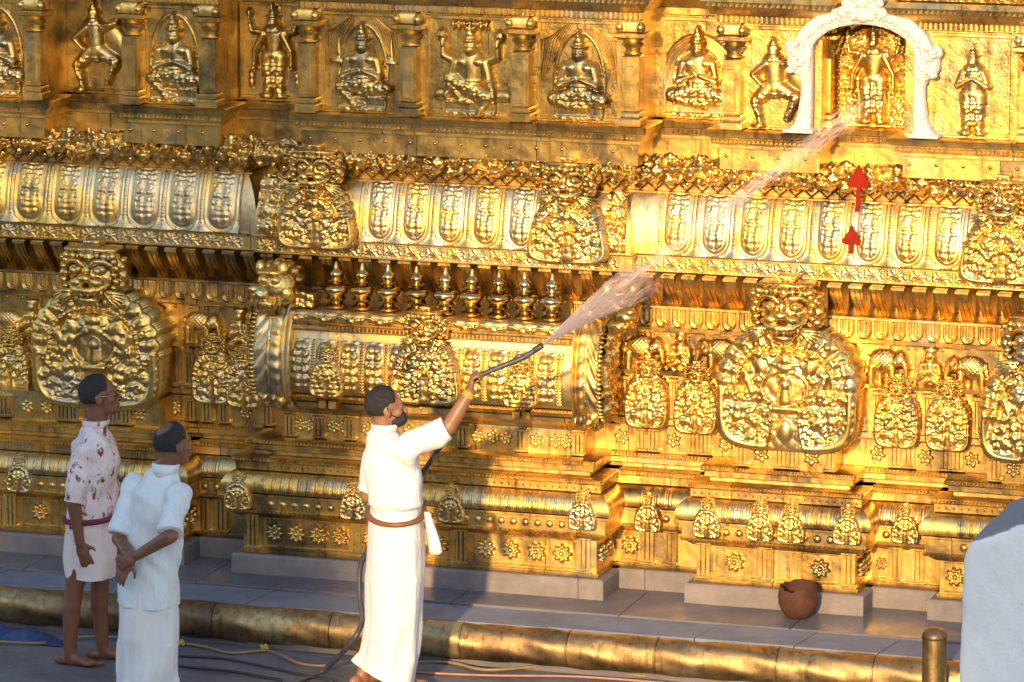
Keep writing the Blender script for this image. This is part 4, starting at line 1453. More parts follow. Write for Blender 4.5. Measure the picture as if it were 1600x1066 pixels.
def figure(kind, seed=0, step=0.0062):
    Xg, Zg = grid(-0.26, 0.26, 0.0, 0.60, step)
    H = np.zeros_like(Xg)
    pr = []
    h = 0.056
    if kind in ('seated', 'fourarm', 'meditate', 'halo'):
        cz = 0.17
        pr += [('e', 0, cz + 0.235, 0.042, 0.052, h * 1.15, 0), (0, cz + 0.28, 0.04, 0, cz + 0.37, 0.012, h * 0.9), (0, cz + 0.16, 0.035, 0, cz + 0.20, 0.022, h * 0.8)]
        pr += [('e', 0, cz + 0.285, 0.048, 0.014, h * 1.2, 0), ('e', 0, cz + 0.23, 0.012, 0.02, h * 1.35, 0)]
        pr += [(0, cz + 0.04, 0.062, 0, cz + 0.13, 0.078, h), ('e', -0.05, cz + 0.155, 0.05, 0.036, h * 1.0, 0), ('e', 0.05, cz + 0.155, 0.05, 0.036, h * 1.0, 0)]
        # arms
        for q in (-1, 1):
            pr += [(q * 0.09, cz + 0.15, 0.032, q * 0.118, cz + 0.05, 0.026, h * 0.95)]
            if kind == 'fourarm':
                pr += [(q * 0.118, cz + 0.05, 0.026, q * 0.15, cz - 0.05, 0.018, h), (q * 0.09, cz + 0.155, 0.026, q * 0.17, cz + 0.19, 0.022, h * 0.8), (q * 0.17, cz + 0.19, 0.02, q * 0.175, cz + 0.28, 0.015, h * 0.85), ('e', q * 0.18, cz + 0.31, 0.032, 0.04, h * 0.8, 0)]
            else:
                pr += [(q * 0.118, cz + 0.05, 0.026, q * 0.02, cz + 0.085, 0.017, h * 1.25)]
        if kind == 'seated':
            pr += [(-0.04, cz + 0.0, 0.05, -0.14, cz - 0.02, 0.036, h * 1.1), (-0.14, cz - 0.02, 0.034, -0.05, cz - 0.12, 0.024, h), (0.03, cz - 0.02, 0.05, 0.16, cz - 0.02, 0.036, h * 1.1), (0.16, cz - 0.03, 0.03, 0.0, cz - 0.055, 0.026, h * 0.95), ('e', -0.03, cz - 0.135, 0.05, 0.018, h, 0.2)]
        elif kind == 'fourarm':
            pr += [(-0.02, cz + 0.0, 0.055, -0.13, cz + 0.06, 0.036, h * 1.15), (-0.13, cz + 0.06, 0.034, -0.06, cz - 0.07, 0.024, h), (0.03, cz - 0.02, 0.05, 0.11, cz - 0.06, 0.038, h * 1.15), (0.11, cz - 0.06, 0.034, 0.05, cz - 0.17, 0.02, h), ('e', -0.03, cz - 0.08, 0.07, 0.03, h * .8, 0), (-0.20, cz - 0.05, 0.03, 0.22, cz - 0.05, 0.03, h * .45)]
            pr += [('e', 0.035 * k, cz + 0.38, 0.015, 0.035, h * 0.8, 0) for k in range(-3, 4)]
        else:
            pr += [(-0.03, cz - 0.02, 0.05, -0.16, cz - 0.04, 0.036, h * 1.1), (0.03, cz - 0.02, 0.05, 0.16, cz - 0.04, 0.036, h * 1.1), (-0.16, cz - 0.05, 0.03, 0.05, cz - 0.09, 0.024, h * 1.05), (0.16, cz - 0.05, 0.03, -0.05, cz - 0.075, 0.024, h)]
        H = caps(Xg, Zg, H, full(pr))
        ped = (np.abs(Xg) < 0.155) & (Zg < cz - 0.075) & (Zg > 0.0)
        H = np.maximum(H, np.where(ped, 0.028 + 0.012 * ((Zg < 0.03) | (Zg > cz - 0.095)), 0))
        if kind in ('seated', 'meditate'):
            d = np.hypot(Xg / 0.17, (Zg - cz - 0.05) / 0.34)
            H = np.maximum(H, 0.014 * np.exp(-((d - 0.95) / 0.035) ** 2) * (Zg > 0.06))
        if kind == 'halo':
            d = np.hypot(Xg / 0.21, (Zg - cz - 0.08) / 0.24)
            for q in (1.0, 0.87, 0.75):
                H = np.maximum(H, 0.028 * np.exp(-((d - q) / 0.035) ** 2) * (Zg > 0.05))
    elif kind == 'dance':
        pr += [('e', -0.01, 0.46, 0.036, 0.044, h, 0), (-0.01, 0.50, 0.034, -0.01, 0.56, 0.012, h * .8), (0, 0.30, 0.05, -0.01, 0.40, 0.06, h), (0, 0.27, 0.055, 0, 0.25, 0.06, h),
               (-0.05, 0.40, 0.026, -0.14, 0.33, 0.02, h), (-0.14, 0.33, 0.02, -0.08, 0.27, 0.015, h), (0.05, 0.40, 0.026, 0.15, 0.44, 0.02, h), (0.15, 0.44, 0.018, 0.19, 0.53, 0.013, h),
               (-0.03, 0.25, 0.045, -0.12, 0.16, 0.032, h), (-0.12, 0.16, 0.03, -0.08, 0.02, 0.02, h), (0.03, 0.25, 0.045, 0.14, 0.20, 0.032, h), (0.14, 0.20, 0.03, 0.08, 0.06, 0.02, h), ('e', 0.13, 0.32, 0.06, 0.09, h * .55, .4), ('e', -0.10, 0.01, 0.05, 0.016, h, 0)]
        H = caps(Xg, Zg, H, full(pr))
    else:   # standing
        pr += [('e', 0, 0.475, 0.036, 0.044, h * 1.2, 0), (0, 0.51, 0.034, 0, 0.585, 0.010, h), ('e', 0, 0.515, 0.042, 0.012, h * 1.15, 0), (0, 0.30, 0.046, 0, 0.40, 0.062, h), ('e', 0, 0.27, 0.062, 0.05, h * 1.05, 0),
               (-0.035, 0.26, 0.045, -0.04, 0.04, 0.026, h), (0.035, 0.26, 0.045, 0.04, 0.04, 0.026, h), ('e', -0.05, 0.02, 0.045, 0.018, h, 0), ('e', 0.05, 0.02, 0.045, 0.018, h, 0), (0, 0.24, 0.02, 0, 0.08, 0.014, h * 1.1)]
        for q in (-1, 1):
            if kind == 'stand_pray':
                pr += [(q * 0.065, 0.40, 0.024, q * 0.10, 0.32, 0.02, h), (q * 0.10, 0.32, 0.018, q * 0.01, 0.37, 0.014, h * 1.3)]
            else:
                pr += [(q * 0.065, 0.40, 0.025, q * 0.12, 0.30, 0.02, h), (q * 0.12, 0.30, 0.019, q * 0.125, 0.19, 0.014, h), (q * 0.065, 0.405, 0.022, q * 0.14, 0.42, 0.018, h * .8), (q * 0.14, 0.42, 0.016, q * 0.155, 0.50, 0.012, h * .8), ('e', q * 0.16, 0.53, 0.022, 0.028, h * .8, 0)]
                pr += [('e', q * 0.15, 0.10 + 0.02 * k, 0.018, 0.03, h * .5, 0) for k in range(0, 3, 2)]
        H = caps(Xg, Zg, H, full(pr))
        if kind == 'stand_arch':
            d = np.hypot(Xg / 0.215, np.clip(Zg - 0.36, 0, 9) / 0.225)
            H = np.maximum(H, 0.05 * np.exp(-((d - 0.92) / 0.06) ** 2) * (0.7 + 0.3 * np.cos(np.where(Zg > 0.36, np.arctan2(Zg - 0.36, Xg) * 30, Zg * 150))))
            H = np.maximum(H, 0.03 * swirl(np.abs(Xg) + .3, Zg, 0.05, 3) * (d < 0.9) * (d > 0.45))
    body = H > h * 0.5
    orn = swirl(np.abs(Xg) + 0.2, Zg + 0.1, 0.028, 4 + seed)
    H = H + np.where(body, 0.010 * orn * ((Zg < 0.22) | (Zg > 0.42)), 0)
    return field_mesh('figure_' + kind, Xg, Zg, H, H > 0.0015, skirt=0.0)


FIG = {k: figure(k) for k in ('seated', 'fourarm', 'meditate', 'halo', 'dance', 'stand', 'stand_pray', 'stand_arch')}
# (kind, px of the middle, depth of the sheet behind, scale, label)
figs = [('meditate', -2, -.34, 1.0, 'seated figure at the edge of the wall'), ('dance', 152, 0.009, 1.0, 'dancing figure in a shaded recess'), ('seated', 274, -.34, 1.0, 'cross legged figure with joined hands'),
        ('stand', 430, 0.009, 1.0, 'standing figure in the dark recess'), ('seated', 568, -.34, 0.97, 'seated figure with lamps hung beside it'), ('fourarm', 737, -.34, 1.0, 'four armed figure with one leg lowered'),
        ('meditate', 906, -.34, 0.97, 'cross legged figure between two pillars'), ('halo', 1092, 0.009, 1.0, 'seated figure ringed by a halo'), ('dance', 1212, -.30, 0.95, 'dancing figure beside the white arch'),
        ('stand_arch', 1366, 0.009, 1.02, 'standing deity under the white arch'), ('stand_pray', 1522, -.30, 0.92, 'standing figure with joined hands')]
for kind, px, y, s, lab in figs:
    o = obj('relief_figure', FIG[kind], 'goldrel', wall, (X(px, y, 120), y - 0.0005, ZP[0] + 0.012), None, (s, 1.0, s))
    o['label'] = lab
for px, y, wd in ((-2, -.34, .40), (152, 0.009, .44), (274, -.34, .42), (430, 0.009, .44), (568, -.34, .52), (735, -.34, .56), (906, -.34, .52), (1092, 0.009, .44), (1205, -.30, .42), (1522, -.30, .52)):
    obj('niche_frame', frame_mesh('niche_frame', wd, 0.60, 0.022, 0.02), 'gold', wall, (X(px, y, 120), y, ZP[0] + 0.012))
# engraved rays and hanging lamps behind the flat figures
LMP = MB().lathe([(0.012, 0.0), (0.05, 0.004), (0.048, 0.014), (0.02, 0.03), (0.012, 0.045), (0.02, 0.055), (0.006, 0.075), (0.004, 0.15)], 12).me('hanging_lamp', True)
for px in (530, 612):
    obj('hanging_lamp', LMP, 'goldrel', wall, (X(px, -.34, 90), -.345, ZP[0] + 0.30), None, (1, 0.5, 1))
for kx_, dx in ((568, 0), (906, 0), (1522, 0)):
    for k in range(9):
        for q in (-1, 1):
            x0_ = X(kx_, -.34, 120) + q * 0.03
            m = MB().tube([(x0_ + q * 0.015 * k, -.341, ZP[1] - 0.03 - 0.004 * k * k * 0.3), (x0_ + q * (0.06 + 0.018 * k), -.341, ZP[1] - 0.14), (x0_ + q * (0.13 + 0.012 * k), -.341, ZP[0] + 0.36 - 0.02 * k)], 0.0035, 4)
            if kx_ != 1522:
                obj('drapery_line', m.me('drapery_line'), 'gold', wall)

# ------------------------------------------------------------------ white arch standing on the ledges
AY = -0.36
ax0, ax1 = X(1259, AY, 130), X(1440, AY, 130)
acx, aw = (ax0 + ax1) / 2, (ax1 - ax0) / 2
arch = thing('white_arch', 'white plastered arch standing round the deep niche on two gold ledges', 'arch', (acx, AY, ZLG[1] + 0.002))
zb_, zs = 0.0, 0.46


def arch_leg(q):
    pts = []
    V, F = [], []
    prof_ = [(0.0, 0.085, 0.06), (0.03, 0.085, 0.06), (0.05, 0.07, 0.055), (0.12, 0.055, 0.05), (0.22, 0.046, 0.045), (0.30, 0.046, 0.045), (0.34, 0.06, 0.055), (0.36, 0.085, 0.065), (0.40, 0.10, 0.07), (0.47, 0.098, 0.07), (0.50, 0.09, 0.065), (0.53, 0.05, 0.05)]
    inner = q * (aw - 0.045)
    for z, wd, dp in prof_:
        xa, xb = inner, inner + q * (wd * 1.55)
        for a in range(12):
            t = 2 * math.pi * a / 12
            c, s_ = math.cos(t), math.sin(t)
            V.append(((xa + xb) / 2 + abs(xb - xa) / 2 * math.copysign(abs(c) ** 0.6, c), dp * math.copysign(abs(s_) ** 0.6, s_), z))
    n_ = 12
    for k in range(len(prof_) - 1):
        for i in range(n_):
            F.append((k * n_ + i, k * n_ + (i + 1) % n_, k * n_ + n_ + (i + 1) % n_, k * n_ + n_ + i))
    F += [tuple(range(n_ - 1, -1, -1)), tuple((len(prof_) - 1) * n_ + i for i in range(n_))]
    m = MB().add(V, F)
    return m.me('arch_leg', True, 50)


for q in (-1, 1):
    lg = obj('arch_leg', arch_leg(q), 'white', arch)
    obj('foot_block', MB().box(q * (aw + 0.028) - 0.09, q * (aw + 0.028) + 0.09, -0.075, 0.07, 0.0, 0.022, 0.004).me('foot_block'), 'white', lg)
    m = MB()
    for k in range(9):
        a = 0.2 + k * 0.45
        m.ell((q * (aw + 0.045 + 0.035 * math.cos(a * 2)), -0.06, 0.37 + 0.019 * k), (0.032, 0.03, 0.02), 8, 6)
    m.ell((q * (aw + 0.085), -0.02, 0.50), (0.045, 0.05, 0.045), 10, 8)
    obj('shoulder_ornament', m.me('shoulder_ornament', True), 'white', lg)
V, F = [], []
na = 40
for k in range(na + 1):
    t = math.pi * k / na
    for (ro, yy) in ((-0.055, -0.035), (-0.02, -0.06), (0.02, -0.06), (0.055, -0.035), (0.055, 0.05), (-0.055, 0.05)):
        rr_x = (aw + 0.02 + ro) 
        rr_z = 0.245 + ro
        wob = 0.004 * math.sin(k * 2.6)
        V.append((-rr_x * math.cos(t), yy + wob, zs + rr_z * math.sin(t)))
for k in range(na):
    for i in range(6):
        F.append((k * 6 + i, k * 6 + (i + 1) % 6, k * 6 + 6 + (i + 1) % 6, k * 6 + 6 + i))
F += [(5, 4, 3, 2, 1, 0), tuple(na * 6 + i for i in range(6))]
ring = obj('arch_ring', MB().add(V, F).me('arch_ring', True, 50), 'white', arch)
m = MB()
for k in range(33):
    t = math.pi * (k + 0.5) / 33
    m.ell((-(aw + 0.02) * math.cos(t), -0.062, zs + 0.245 * math.sin(t)), (0.017, 0.012, 0.017), 8, 6)
tag(obj('bead_row', m.me('arch_beads', True), 'white', ring), kind='stuff')
m = MB()
for sx, sz, r_ in ((0, 0.79, 0.055), (-0.07, 0.75, 0.045), (0.07, 0.75, 0.045), (-0.12, 0.72, 0.035), (0.12, 0.72, 0.035), (0, 0.71, 0.05), (-0.045, 0.80, 0.03), (0.045, 0.80, 0.03), (-0.10, 0.775, 0.028), (0.10, 0.775, 0.028), (0, 0.85, 0.03), (-0.05, 0.70, 0.03), (0.05, 0.70, 0.03)):
    m.ell((sx, -0.05, sz), (r_, 0.04, r_), 10, 8)
m.box(-0.13, 0.13, -0.06, 0.05, 0.69, 0.725, 0.01)
obj('crest', m.me('crest', True), 'white', arch)


# ------------------------------------------------------------------ red spade markers hung on the frieze
def spade(px, py, y, hw, hh, stem):
    xx, zz = at_mid(px, py, y)
    poly = [(0, hh)]
    for a, b in ((0.35, 0.55), (0.8, 0.12), (1.0, -0.12), (0.9, -0.34), (0.6, -0.42), (0.28, -0.36), (0.20, -0.42)):
        poly.append((a * hw, b * hh))
    m = MB()
    rgt = poly + [(0.2 * hw, -0.45 * hh)]
    full = rgt + [(-a, b) for a, b in rgt[::-1][:-1]]
    m.prism(full, -0.012, 0.0, 'y')
    o = tag(obj('red_marker', m.me('red_marker'), 'red', None, (xx, y, zz)), None, 'marker')
    st = MB().prism([(-0.2 * hw, 0), (-0.22 * hw, -stem * .7), (-0.35 * hw, -stem), (0.12 * hw, -stem * .96), (0.2 * hw, -stem * .6), (0.2 * hw, 0)], -0.010, -0.001, 'y')
    obj('stem', st.me('stem'), 'red', o, (0, 0, -0.44 * hh))
    return o


spade(1342, 283, -0.315, 0.068, 0.10, 0.14)['label'] = 'large red arrow shaped marker with long stem on the foliage band'
spade(1331, 373, -0.298, 0.056, 0.085, 0.05)['label'] = 'small red spade shaped marker on the petal roof'

# ------------------------------------------------------------------ people
def cap_add(m, a, b, ra, rb, n=14):
    """tapered limb with rounded ends"""
    a, b = Vector(a), Vector(b)
    d = b - a
    L = d.length
    t = d / L if L > 1e-6 else Vector((0, 0, 1))
    pts, rad = [], []
    for k in range(5):
        f = math.sin(math.pi / 2 * k / 4)
        pts.append(a - t * ra * (1 - f) if k < 4 else a)
        rad.append(max(ra * math.sqrt(max(0, 1 - (1 - f) ** 2)), 0.0008))
    for k in range(1, 4):
        pts.append(a + d * k / 4)
        rad.append(ra + (rb - ra) * k / 4)
    for k in range(4, -1, -1):
        f = math.sin(math.pi / 2 * k / 4)
        pts.append(b + t * rb * (1 - f))
        rad.append(max(rb * math.sqrt(max(0, 1 - (1 - f) ** 2)), 0.0008))
    m.tube(pts, rad, n)


def remesh(name, m, voxel, smooth=4, mat=None, parent=None, noise=None):
    """fuse overlapping solids into one continuous skin"""
    me0 = m.me(name + '_src')
    o = bpy.data.objects.new(name + '_src', me0)
    COL.objects.link(o)
    r = o.modifiers.new('r', 'REMESH')
    r.mode = 'VOXEL'
    r.voxel_size = voxel
    sm = o.modifiers.new('s', 'SMOOTH')
    sm.factor = 0.5
    sm.iterations = smooth
    dg = bpy.context.evaluated_depsgraph_get()
    me = bpy.data.meshes.new_from_object(o.evaluated_get(dg))
    bpy.data.objects.remove(o)
    bpy.data.meshes.remove(me0)
    me.name = name
    if noise:
        n_ = len(me.vertices)
        co_ = np.empty(n_ * 3, dtype=np.float32)
        no_ = np.empty(n_ * 3, dtype=np.float32)
        me.vertices.foreach_get('co', co_)
        me.vertices.foreach_get('normal', no_)
        co_ = co_.reshape(-1, 3)
        no_ = no_.reshape(-1, 3)
        co_ = co_ + no_ * noise(co_)[:, None]
        me.vertices.foreach_set('co', co_.ravel())
        me.update()
    me.polygons.foreach_set('use_smooth', np.ones(len(me.polygons), dtype=bool))
    me.materials.clear()
    return obj(name, me, mat, parent)


def loft_add(m, rings, n=28):
    """rings: (centre, half-axis u vector, half-axis v vector, power)"""
    V, F = [], []
    for c, u, v, pw in rings:
        for i in range(n):
            a = 2 * math.pi * i / n
            ca, sa = math.cos(a), math.sin(a)
            V.append(Vector(c) + Vector(u) * math.copysign(abs(ca) ** pw, ca) + Vector(v) * math.copysign(abs(sa) ** pw, sa))
    for k in range(len(rings) - 1):
        for i in range(n):
            F.append((k * n + i, k * n + (i + 1) % n, k * n + n + (i + 1) % n, k * n + n + i))
    F += [tuple(range(n - 1, -1, -1)), tuple((len(rings) - 1) * n + i for i in range(n))]
    m.add(V, F)


def frame(fwd, up=(0, 0, 1)):
    f = Vector(fwd).normalized()
    u = Vector(up)
    l = u.cross(f).normalized()
    u = f.cross(l)
    return Matrix((f, l, u)).transposed()      # local x forward, y left, z up


def head_add(m, c, R, s=1.0):
    """skull, face, jaw, brow, nose, lips, ears; c is the middle of the head"""
    def e(p, r, rot=None, nu=16, nv=12):
        m.ell(Vector(c) + R @ (Vector(p) * s), [v * s for v in r], nu, nv, R @ rot if rot else R)
    e((-0.012, 0, 0.028), (0.098, 0.076, 0.092), None, 20, 14)
    e((0.030, 0, -0.030), (0.060, 0.060, 0.080))
    e((0.040, 0, -0.078), (0.048, 0.048, 0.036))
    e((0.072, 0, -0.092), (0.020, 0.022, 0.018))
    e((0.070, 0, 0.030), (0.026, 0.052, 0.020))
    e((0.098, 0, -0.018), (0.018, 0.013, 0.028), Matrix.Rotation(-0.35, 3, 'Y'))
    e((0.108, 0, -0.032), (0.016, 0.018, 0.013))
    e((0.090, 0, -0.062), (0.014, 0.026, 0.012))
    for q in (-1, 1):
        e((0.055, q * 0.040, -0.022), (0.03, 0.024, 0.024))
        e((0.080, q * 0.030, 0.006), (0.012, 0.016, 0.010))
        e((-0.012, q * 0.080, -0.008), (0.022, 0.010, 0.033), Matrix.Rotation(-0.2, 3, 'Y'), 12, 8)


def hair_on(name, c, R, parent, keep, s=1.0, mat='hair', seed=0):
    """hair cap: shell that rises out of the scalp only where keep(local direction) > 0"""
    nu, nv = 56, 40
    V, F = [], []
    r0 = Vector((0.100, 0.0785, 0.0945)) * s
    cc = Vector((-0.012, 0, 0.028)) * s
    for k in range(nv + 1):
        a = math.pi * k / nv
        for i in range(nu):
            b = 2 * math.pi * i / nu
            d = Vector((math.sin(a) * math.cos(b), math.sin(a) * math.sin(b), math.cos(a)))
            kk = max(0.0, min(1.0, keep(d)))
            lum = 0.011 * math.sin(b * 19 + a * 7 + seed) * math.sin(a * 23 + b * 3) + 0.004 * math.sin(b * 41 + a * 31)
            f = 0.93 + 0.115 * kk ** 0.4 + lum * kk * 4
            V.append(Vector(c) + R @ (cc + Vector((d.x * r0.x, d.y * r0.y, d.z * r0.z)) * f))
    for k in range(nv):
        for i in range(nu):
            F.append((k * nu + i, k * nu + (i + 1) % nu, (k + 1) * nu + (i + 1) % nu, (k + 1) * nu + i))
    m = MB().add(V, F)
    return obj(name, m.me(name, True), mat, parent)


def hand_add(m, wrist, fdir, pdir, curl=0.4, s=1.0, thumb=1, spread=0.06):
    """palm and five jointed fingers: fdir along the fingers, pdir out of the palm, thumb side +-1"""
    f = Vector(fdir).normalized()
    p = Vector(pdir)
    p = (p - f * p.dot(f)).normalized()
    sd = f.cross(p) * thumb
    w_ = Vector(wrist)
    R = Matrix((f, sd, p)).transposed()
    m.ell(w_ + f * 0.048 * s, (0.052 * s, 0.040 * s, 0.017 * s), 14, 10, R)
    m.ell(w_ + f * 0.03 * s + sd * 0.018 * s, (0.035 * s, 0.022 * s, 0.018 * s), 12, 8, R)
    for k, L in enumerate((0.072, 0.082, 0.077, 0.060)):
        off = (0.030 - 0.020 * k) * s
        b = w_ + f * 0.085 * s + sd * off
        d = (f + sd * (1.5 - k) * spread).normalized()
        ang = 0.0
        for j, fr in enumerate((0.45, 0.32, 0.23)):
            ang += curl * (0.8, 1.0, 0.8)[j]
            dd = d * math.cos(ang) + p * math.sin(ang)
            e = b + dd * L * fr * s
            cap_add(m, b, e, (0.0098, 0.0090, 0.0082)[j] * s, (0.0092, 0.0084, 0.0072)[j] * s, 8)
            b = e
    b = w_ + f * 0.022 * s + sd * 0.030 * s
    d1 = (f * 0.6 + sd * 0.75 + p * 0.25).normalized()
    e = b + d1 * 0.04 * s
    cap_add(m, b, e, 0.0135 * s, 0.0105 * s, 8)
    d2 = (f * 0.85 + sd * 0.25 + p * (0.25 + curl * 0.5)).normalized()
    cap_add(m, e, e + d2 * 0.032 * s, 0.0102 * s, 0.0080 * s, 8)


def foot_add(m, ankle, fdir, s=1.0, pitch=0.0, thumb=1):
    a = Vector(ankle)
    f = Vector(fdir)
    f.z = 0
    f.normalize()
    sd = Vector((0, 0, 1)).cross(f)
    z0 = a.z - 0.055 * s
    heel = Vector((a.x, a.y, 0)) - f * 0.045 * s
    for (t, wd, ht) in ((0.0, 0.030, 0.032), (0.06, 0.034, 0.040), (0.11, 0.038, 0.032), (0.15, 0.043, 0.022)):
        q = heel + f * t * s
        q.z = z0 + ht * s * 0.9
        m.ell(q, (0.05 * s, wd * s, ht * s), 12, 8, frame(f))
    for k in range(5):
        b = heel + f * (0.185 - 0.010 * k) * s + sd * (0.030 - 0.016 * k) * s * thumb
        b.z = z0 + 0.012 * s
        e = b + f * (0.045 - 0.006 * k) * s
        cap_add(m, b, e, (0.013 if k == 0 else 0.0095) * s, (0.012 if k == 0 else 0.0085) * s, 8)


def sleeve_add(m, a, b, ra, rb):
    """short sleeve: tube with a cut-off hem, a little flattened"""
    a, b = Vector(a), Vector(b)
    t = (b - a).normalized()
    u = t.orthogonal().normalized()
    v = t.cross(u)
    loft_add(m, [(a - t * ra * 0.75, u * ra * .5, v * ra * .5, 1), (a - t * ra * 0.45, u * ra * .86, v * ra * .86, 1), (a, u * ra, v * ra, 1), (a.lerp(b, .5), u * (ra + rb) / 2 * .97, v * (ra + rb) / 2 * .97, 1), (a.lerp(b, .94), u * rb, v * rb, 1), (b, u * rb * 1.04, v * rb * 1.04, 1)], 20)


def wrinkle(amp, k1=(9, 7, 16), seed=0.0):
    def f(c):
        x, y, z = c[:, 0], c[:, 1], c[:, 2]
        a = np.sin(x * k1[0] * 2.2 + z * k1[2] + 1.7 * np.sin(z * 9 + y * 11 + seed))
        b = np.sin(y * k1[1] * 2.6 - z * k1[2] * 1.3 + 1.9 * np.sin(x * 13 + z * 5 + seed * 2))
        d = np.sin((x + y) * 31 + z * 23 + 2 * np.sin(z * 17 + seed))
        return amp * (0.55 * a + 0.5 * b + 0.3 * d - 0.25 * np.abs(a * b))
    return f


def skirt_mesh(name, rings, folds, seed=0, n=120, sub=8, open_top=True):
    """wrapped cloth: rings (z-ordered) interpolated, with vertical pleats whose depth grows downwards"""
    rr = random.Random(seed)
    ph = [rr.uniform(0, 6.28) for _ in range(8)]
    fr = [3, 5, 8, 13, 2, 19]
    V, F = [], []
    K = (len(rings) - 1) * sub
    for k in range(K + 1):
        t = k / sub
        i = min(int(t), len(rings) - 2)
        f = t - i
        f = f * f * (3 - 2 * f)
        c = Vector(rings[i][0]).lerp(Vector(rings[i + 1][0]), f)
        u = Vector(rings[i][1]).lerp(Vector(rings[i + 1][1]), f)
        v = Vector(rings[i][2]).lerp(Vector(rings[i + 1][2]), f)
        amp = rings[i][3] + (rings[i + 1][3] - rings[i][3]) * f
        for j in range(n):
            a = 2 * math.pi * j / n
            g = sum((1.0 - 1.6 * abs(math.sin((a * q + ph[e] + 0.7 * math.sin(k * 0.10 + e)) / 2))) * w_ for e, (q, w_) in enumerate(zip(fr, (0.5, 0.5, 0.32, 0.14, 0.45, 0.06))))
            s_ = 1 + amp * g + amp * 0.35 * math.sin(k * 0.35 + a * 3 + ph[6]) 
            V.append(c + (u * math.cos(a) + v * math.sin(a)) * s_)
    for k in range(K):
        for j in range(n):
            F.append((k * n + j, k * n + (j + 1) % n, (k + 1) * n + (j + 1) % n, (k + 1) * n + j))
    F += [tuple(range(n - 1, -1, -1)), tuple(K * n + j for j in range(n))]
    return MB().add(V, F).me(name, True, 75)


H1 = lambda d: 0 if d.x > 0.62 - 0.55 * d.z else min(1.0, (0.62 - 0.55 * d.z - d.x) * 4) * (1.0 if d.z > -0.55 + 0.55 * max(d.x, 0) * 2 else 0)


def thick(d, lo=-0.62):
    """short hair: front hairline at the forehead, ends at the nape and above the ears"""
    front = (0.55 - d.x + 0.25 * min(d.z, 0.4)) * 4 if d.z > 0.15 else (0.12 - d.x) * 5
    low = (d.z - lo) * 5
    return min(front, low)


# ============ man in the stained shirt, looking up at the wall
y1 = P(132, 1036, z=0.0).y
p1 = thing('person', 'man in a red-spotted pinkish shirt and folded dhoti looking up, arms at his sides', 'person', (P(132, 1036, z=0.0).x, y1, 0))
O1 = p1.location.copy()
J1 = lambda px, py, dy=0.0: P(px, py, y1 + dy) - O1
F1 = Vector((math.cos(PSI), math.sin(PSI), 0))          # he faces along the wall
A1 = Vector((-F1.y, F1.x, 0))                              # towards the wall
m = MB()
hc = J1(156, 619)
R1 = frame(F1 * 1.0 + Vector((0, 0.15, 0.16)))
head_add(m, hc, R1, 1.06)
neck = J1(149, 668)
cap_add(m, neck - Vector((0, 0, .05)), hc - Vector((0, 0, 0.05)) - F1 * .01, 0.064, 0.056)
sh_r, sh_l = J1(136, 700) - A1 * 0.15, J1(150, 698) + A1 * 0.17
loft_add(m, [(J1(146, 685), F1 * .09, A1 * .14, 1), (J1(148, 720), F1 * .115, A1 * .17, 1), (J1(146, 780), F1 * .11, A1 * .15, 1), (J1(143, 830), F1 * .12, A1 * .165, 1), (J1(143, 880), F1 * .11, A1 * .16, 1)])
el_r = J1(121, 775) - A1 * 0.22
wr_r = J1(130, 838) - A1 * 0.20
cap_add(m, sh_r, el_r, 0.055, 0.043)
cap_add(m, el_r, wr_r, 0.042, 0.029)
hand_add(m, wr_r, J1(136, 870) - J1(130, 838) + F1 * .02, A1, 0.28, 1.0, 1)
el_l = J1(165, 775) + A1 * 0.23
wr_l = J1(176, 838) + A1 * 0.20
cap_add(m, sh_l, el_l, 0.055, 0.043)
cap_add(m, el_l, wr_l, 0.042, 0.029)
hand_add(m, wr_l, (0.1, 0.05, -1), -A1, 0.28, 1.0, -1)
for q, kn, an, ft in ((-1, (120, 905), (117, 1010), (0.95, -0.25, 0)), (1, (155, 900), (148, 1004), (1, 0.1, 0))):
    hip = J1(141, 830) + A1 * q * 0.085
    knee = J1(*kn) + A1 * q * 0.09
    ank = J1(*an)
    ank.z = 0.062
    ank.y = (A1 * q * 0.10).y + 0.02
    cap_add(m, hip, knee, 0.088, 0.058)
    cap_add(m, knee, knee.lerp(ank, 0.35) - F1 * 0.012, 0.054, 0.056)
    cap_add(m, knee.lerp(ank, 0.35) - F1 * 0.012, ank, 0.055, 0.036)
    foot_add(m, ank, F1 * ft[0] + A1 * ft[1], 1.05, 0, 1 if q < 0 else -1)
b1 = remesh('body', m, 0.0068, 3, 'skin', p1)
hair_on('hair', hc, R1, p1, lambda d: min(thick(d), 1.0), 1.06)
m = MB()
loft_add(m, [(J1(142, 845), F1 * .142, A1 * .185, 1), (J1(142, 825), F1 * .145, A1 * .188, 1), (J1(146, 770), F1 * .142, A1 * .18, 1), (J1(150, 722), F1 * .145, A1 * .195, 1), (J1(147, 690), F1 * .125, A1 * .205, 1), (J1(147, 676), F1 * .085, A1 * .14, 1), (J1(149, 665), F1 * .068, A1 * .075, 1)])
sleeve_add(m, sh_r, sh_r.lerp(el_r, 0.98), 0.074, 0.066)
sleeve_add(m, sh_l, sh_l.lerp(el_l, 0.98), 0.074, 0.066)
s1 = remesh('shirt', m, 0.0075, 3, 'shirt_p', p1, wrinkle(0.011, (11, 9, 17), seed=1.0))
m = MB()
loft_add(m, [(J1(148, 668), F1 * .070, A1 * .074, 1), (J1(150, 657), F1 * .082, A1 * .083, 1), (J1(150, 655), F1 * .072, A1 * .074, 1), (J1(149, 668), F1 * .058, A1 * .062, 1)])
obj('collar', m.me('collar', True), 'shirt_p', s1)
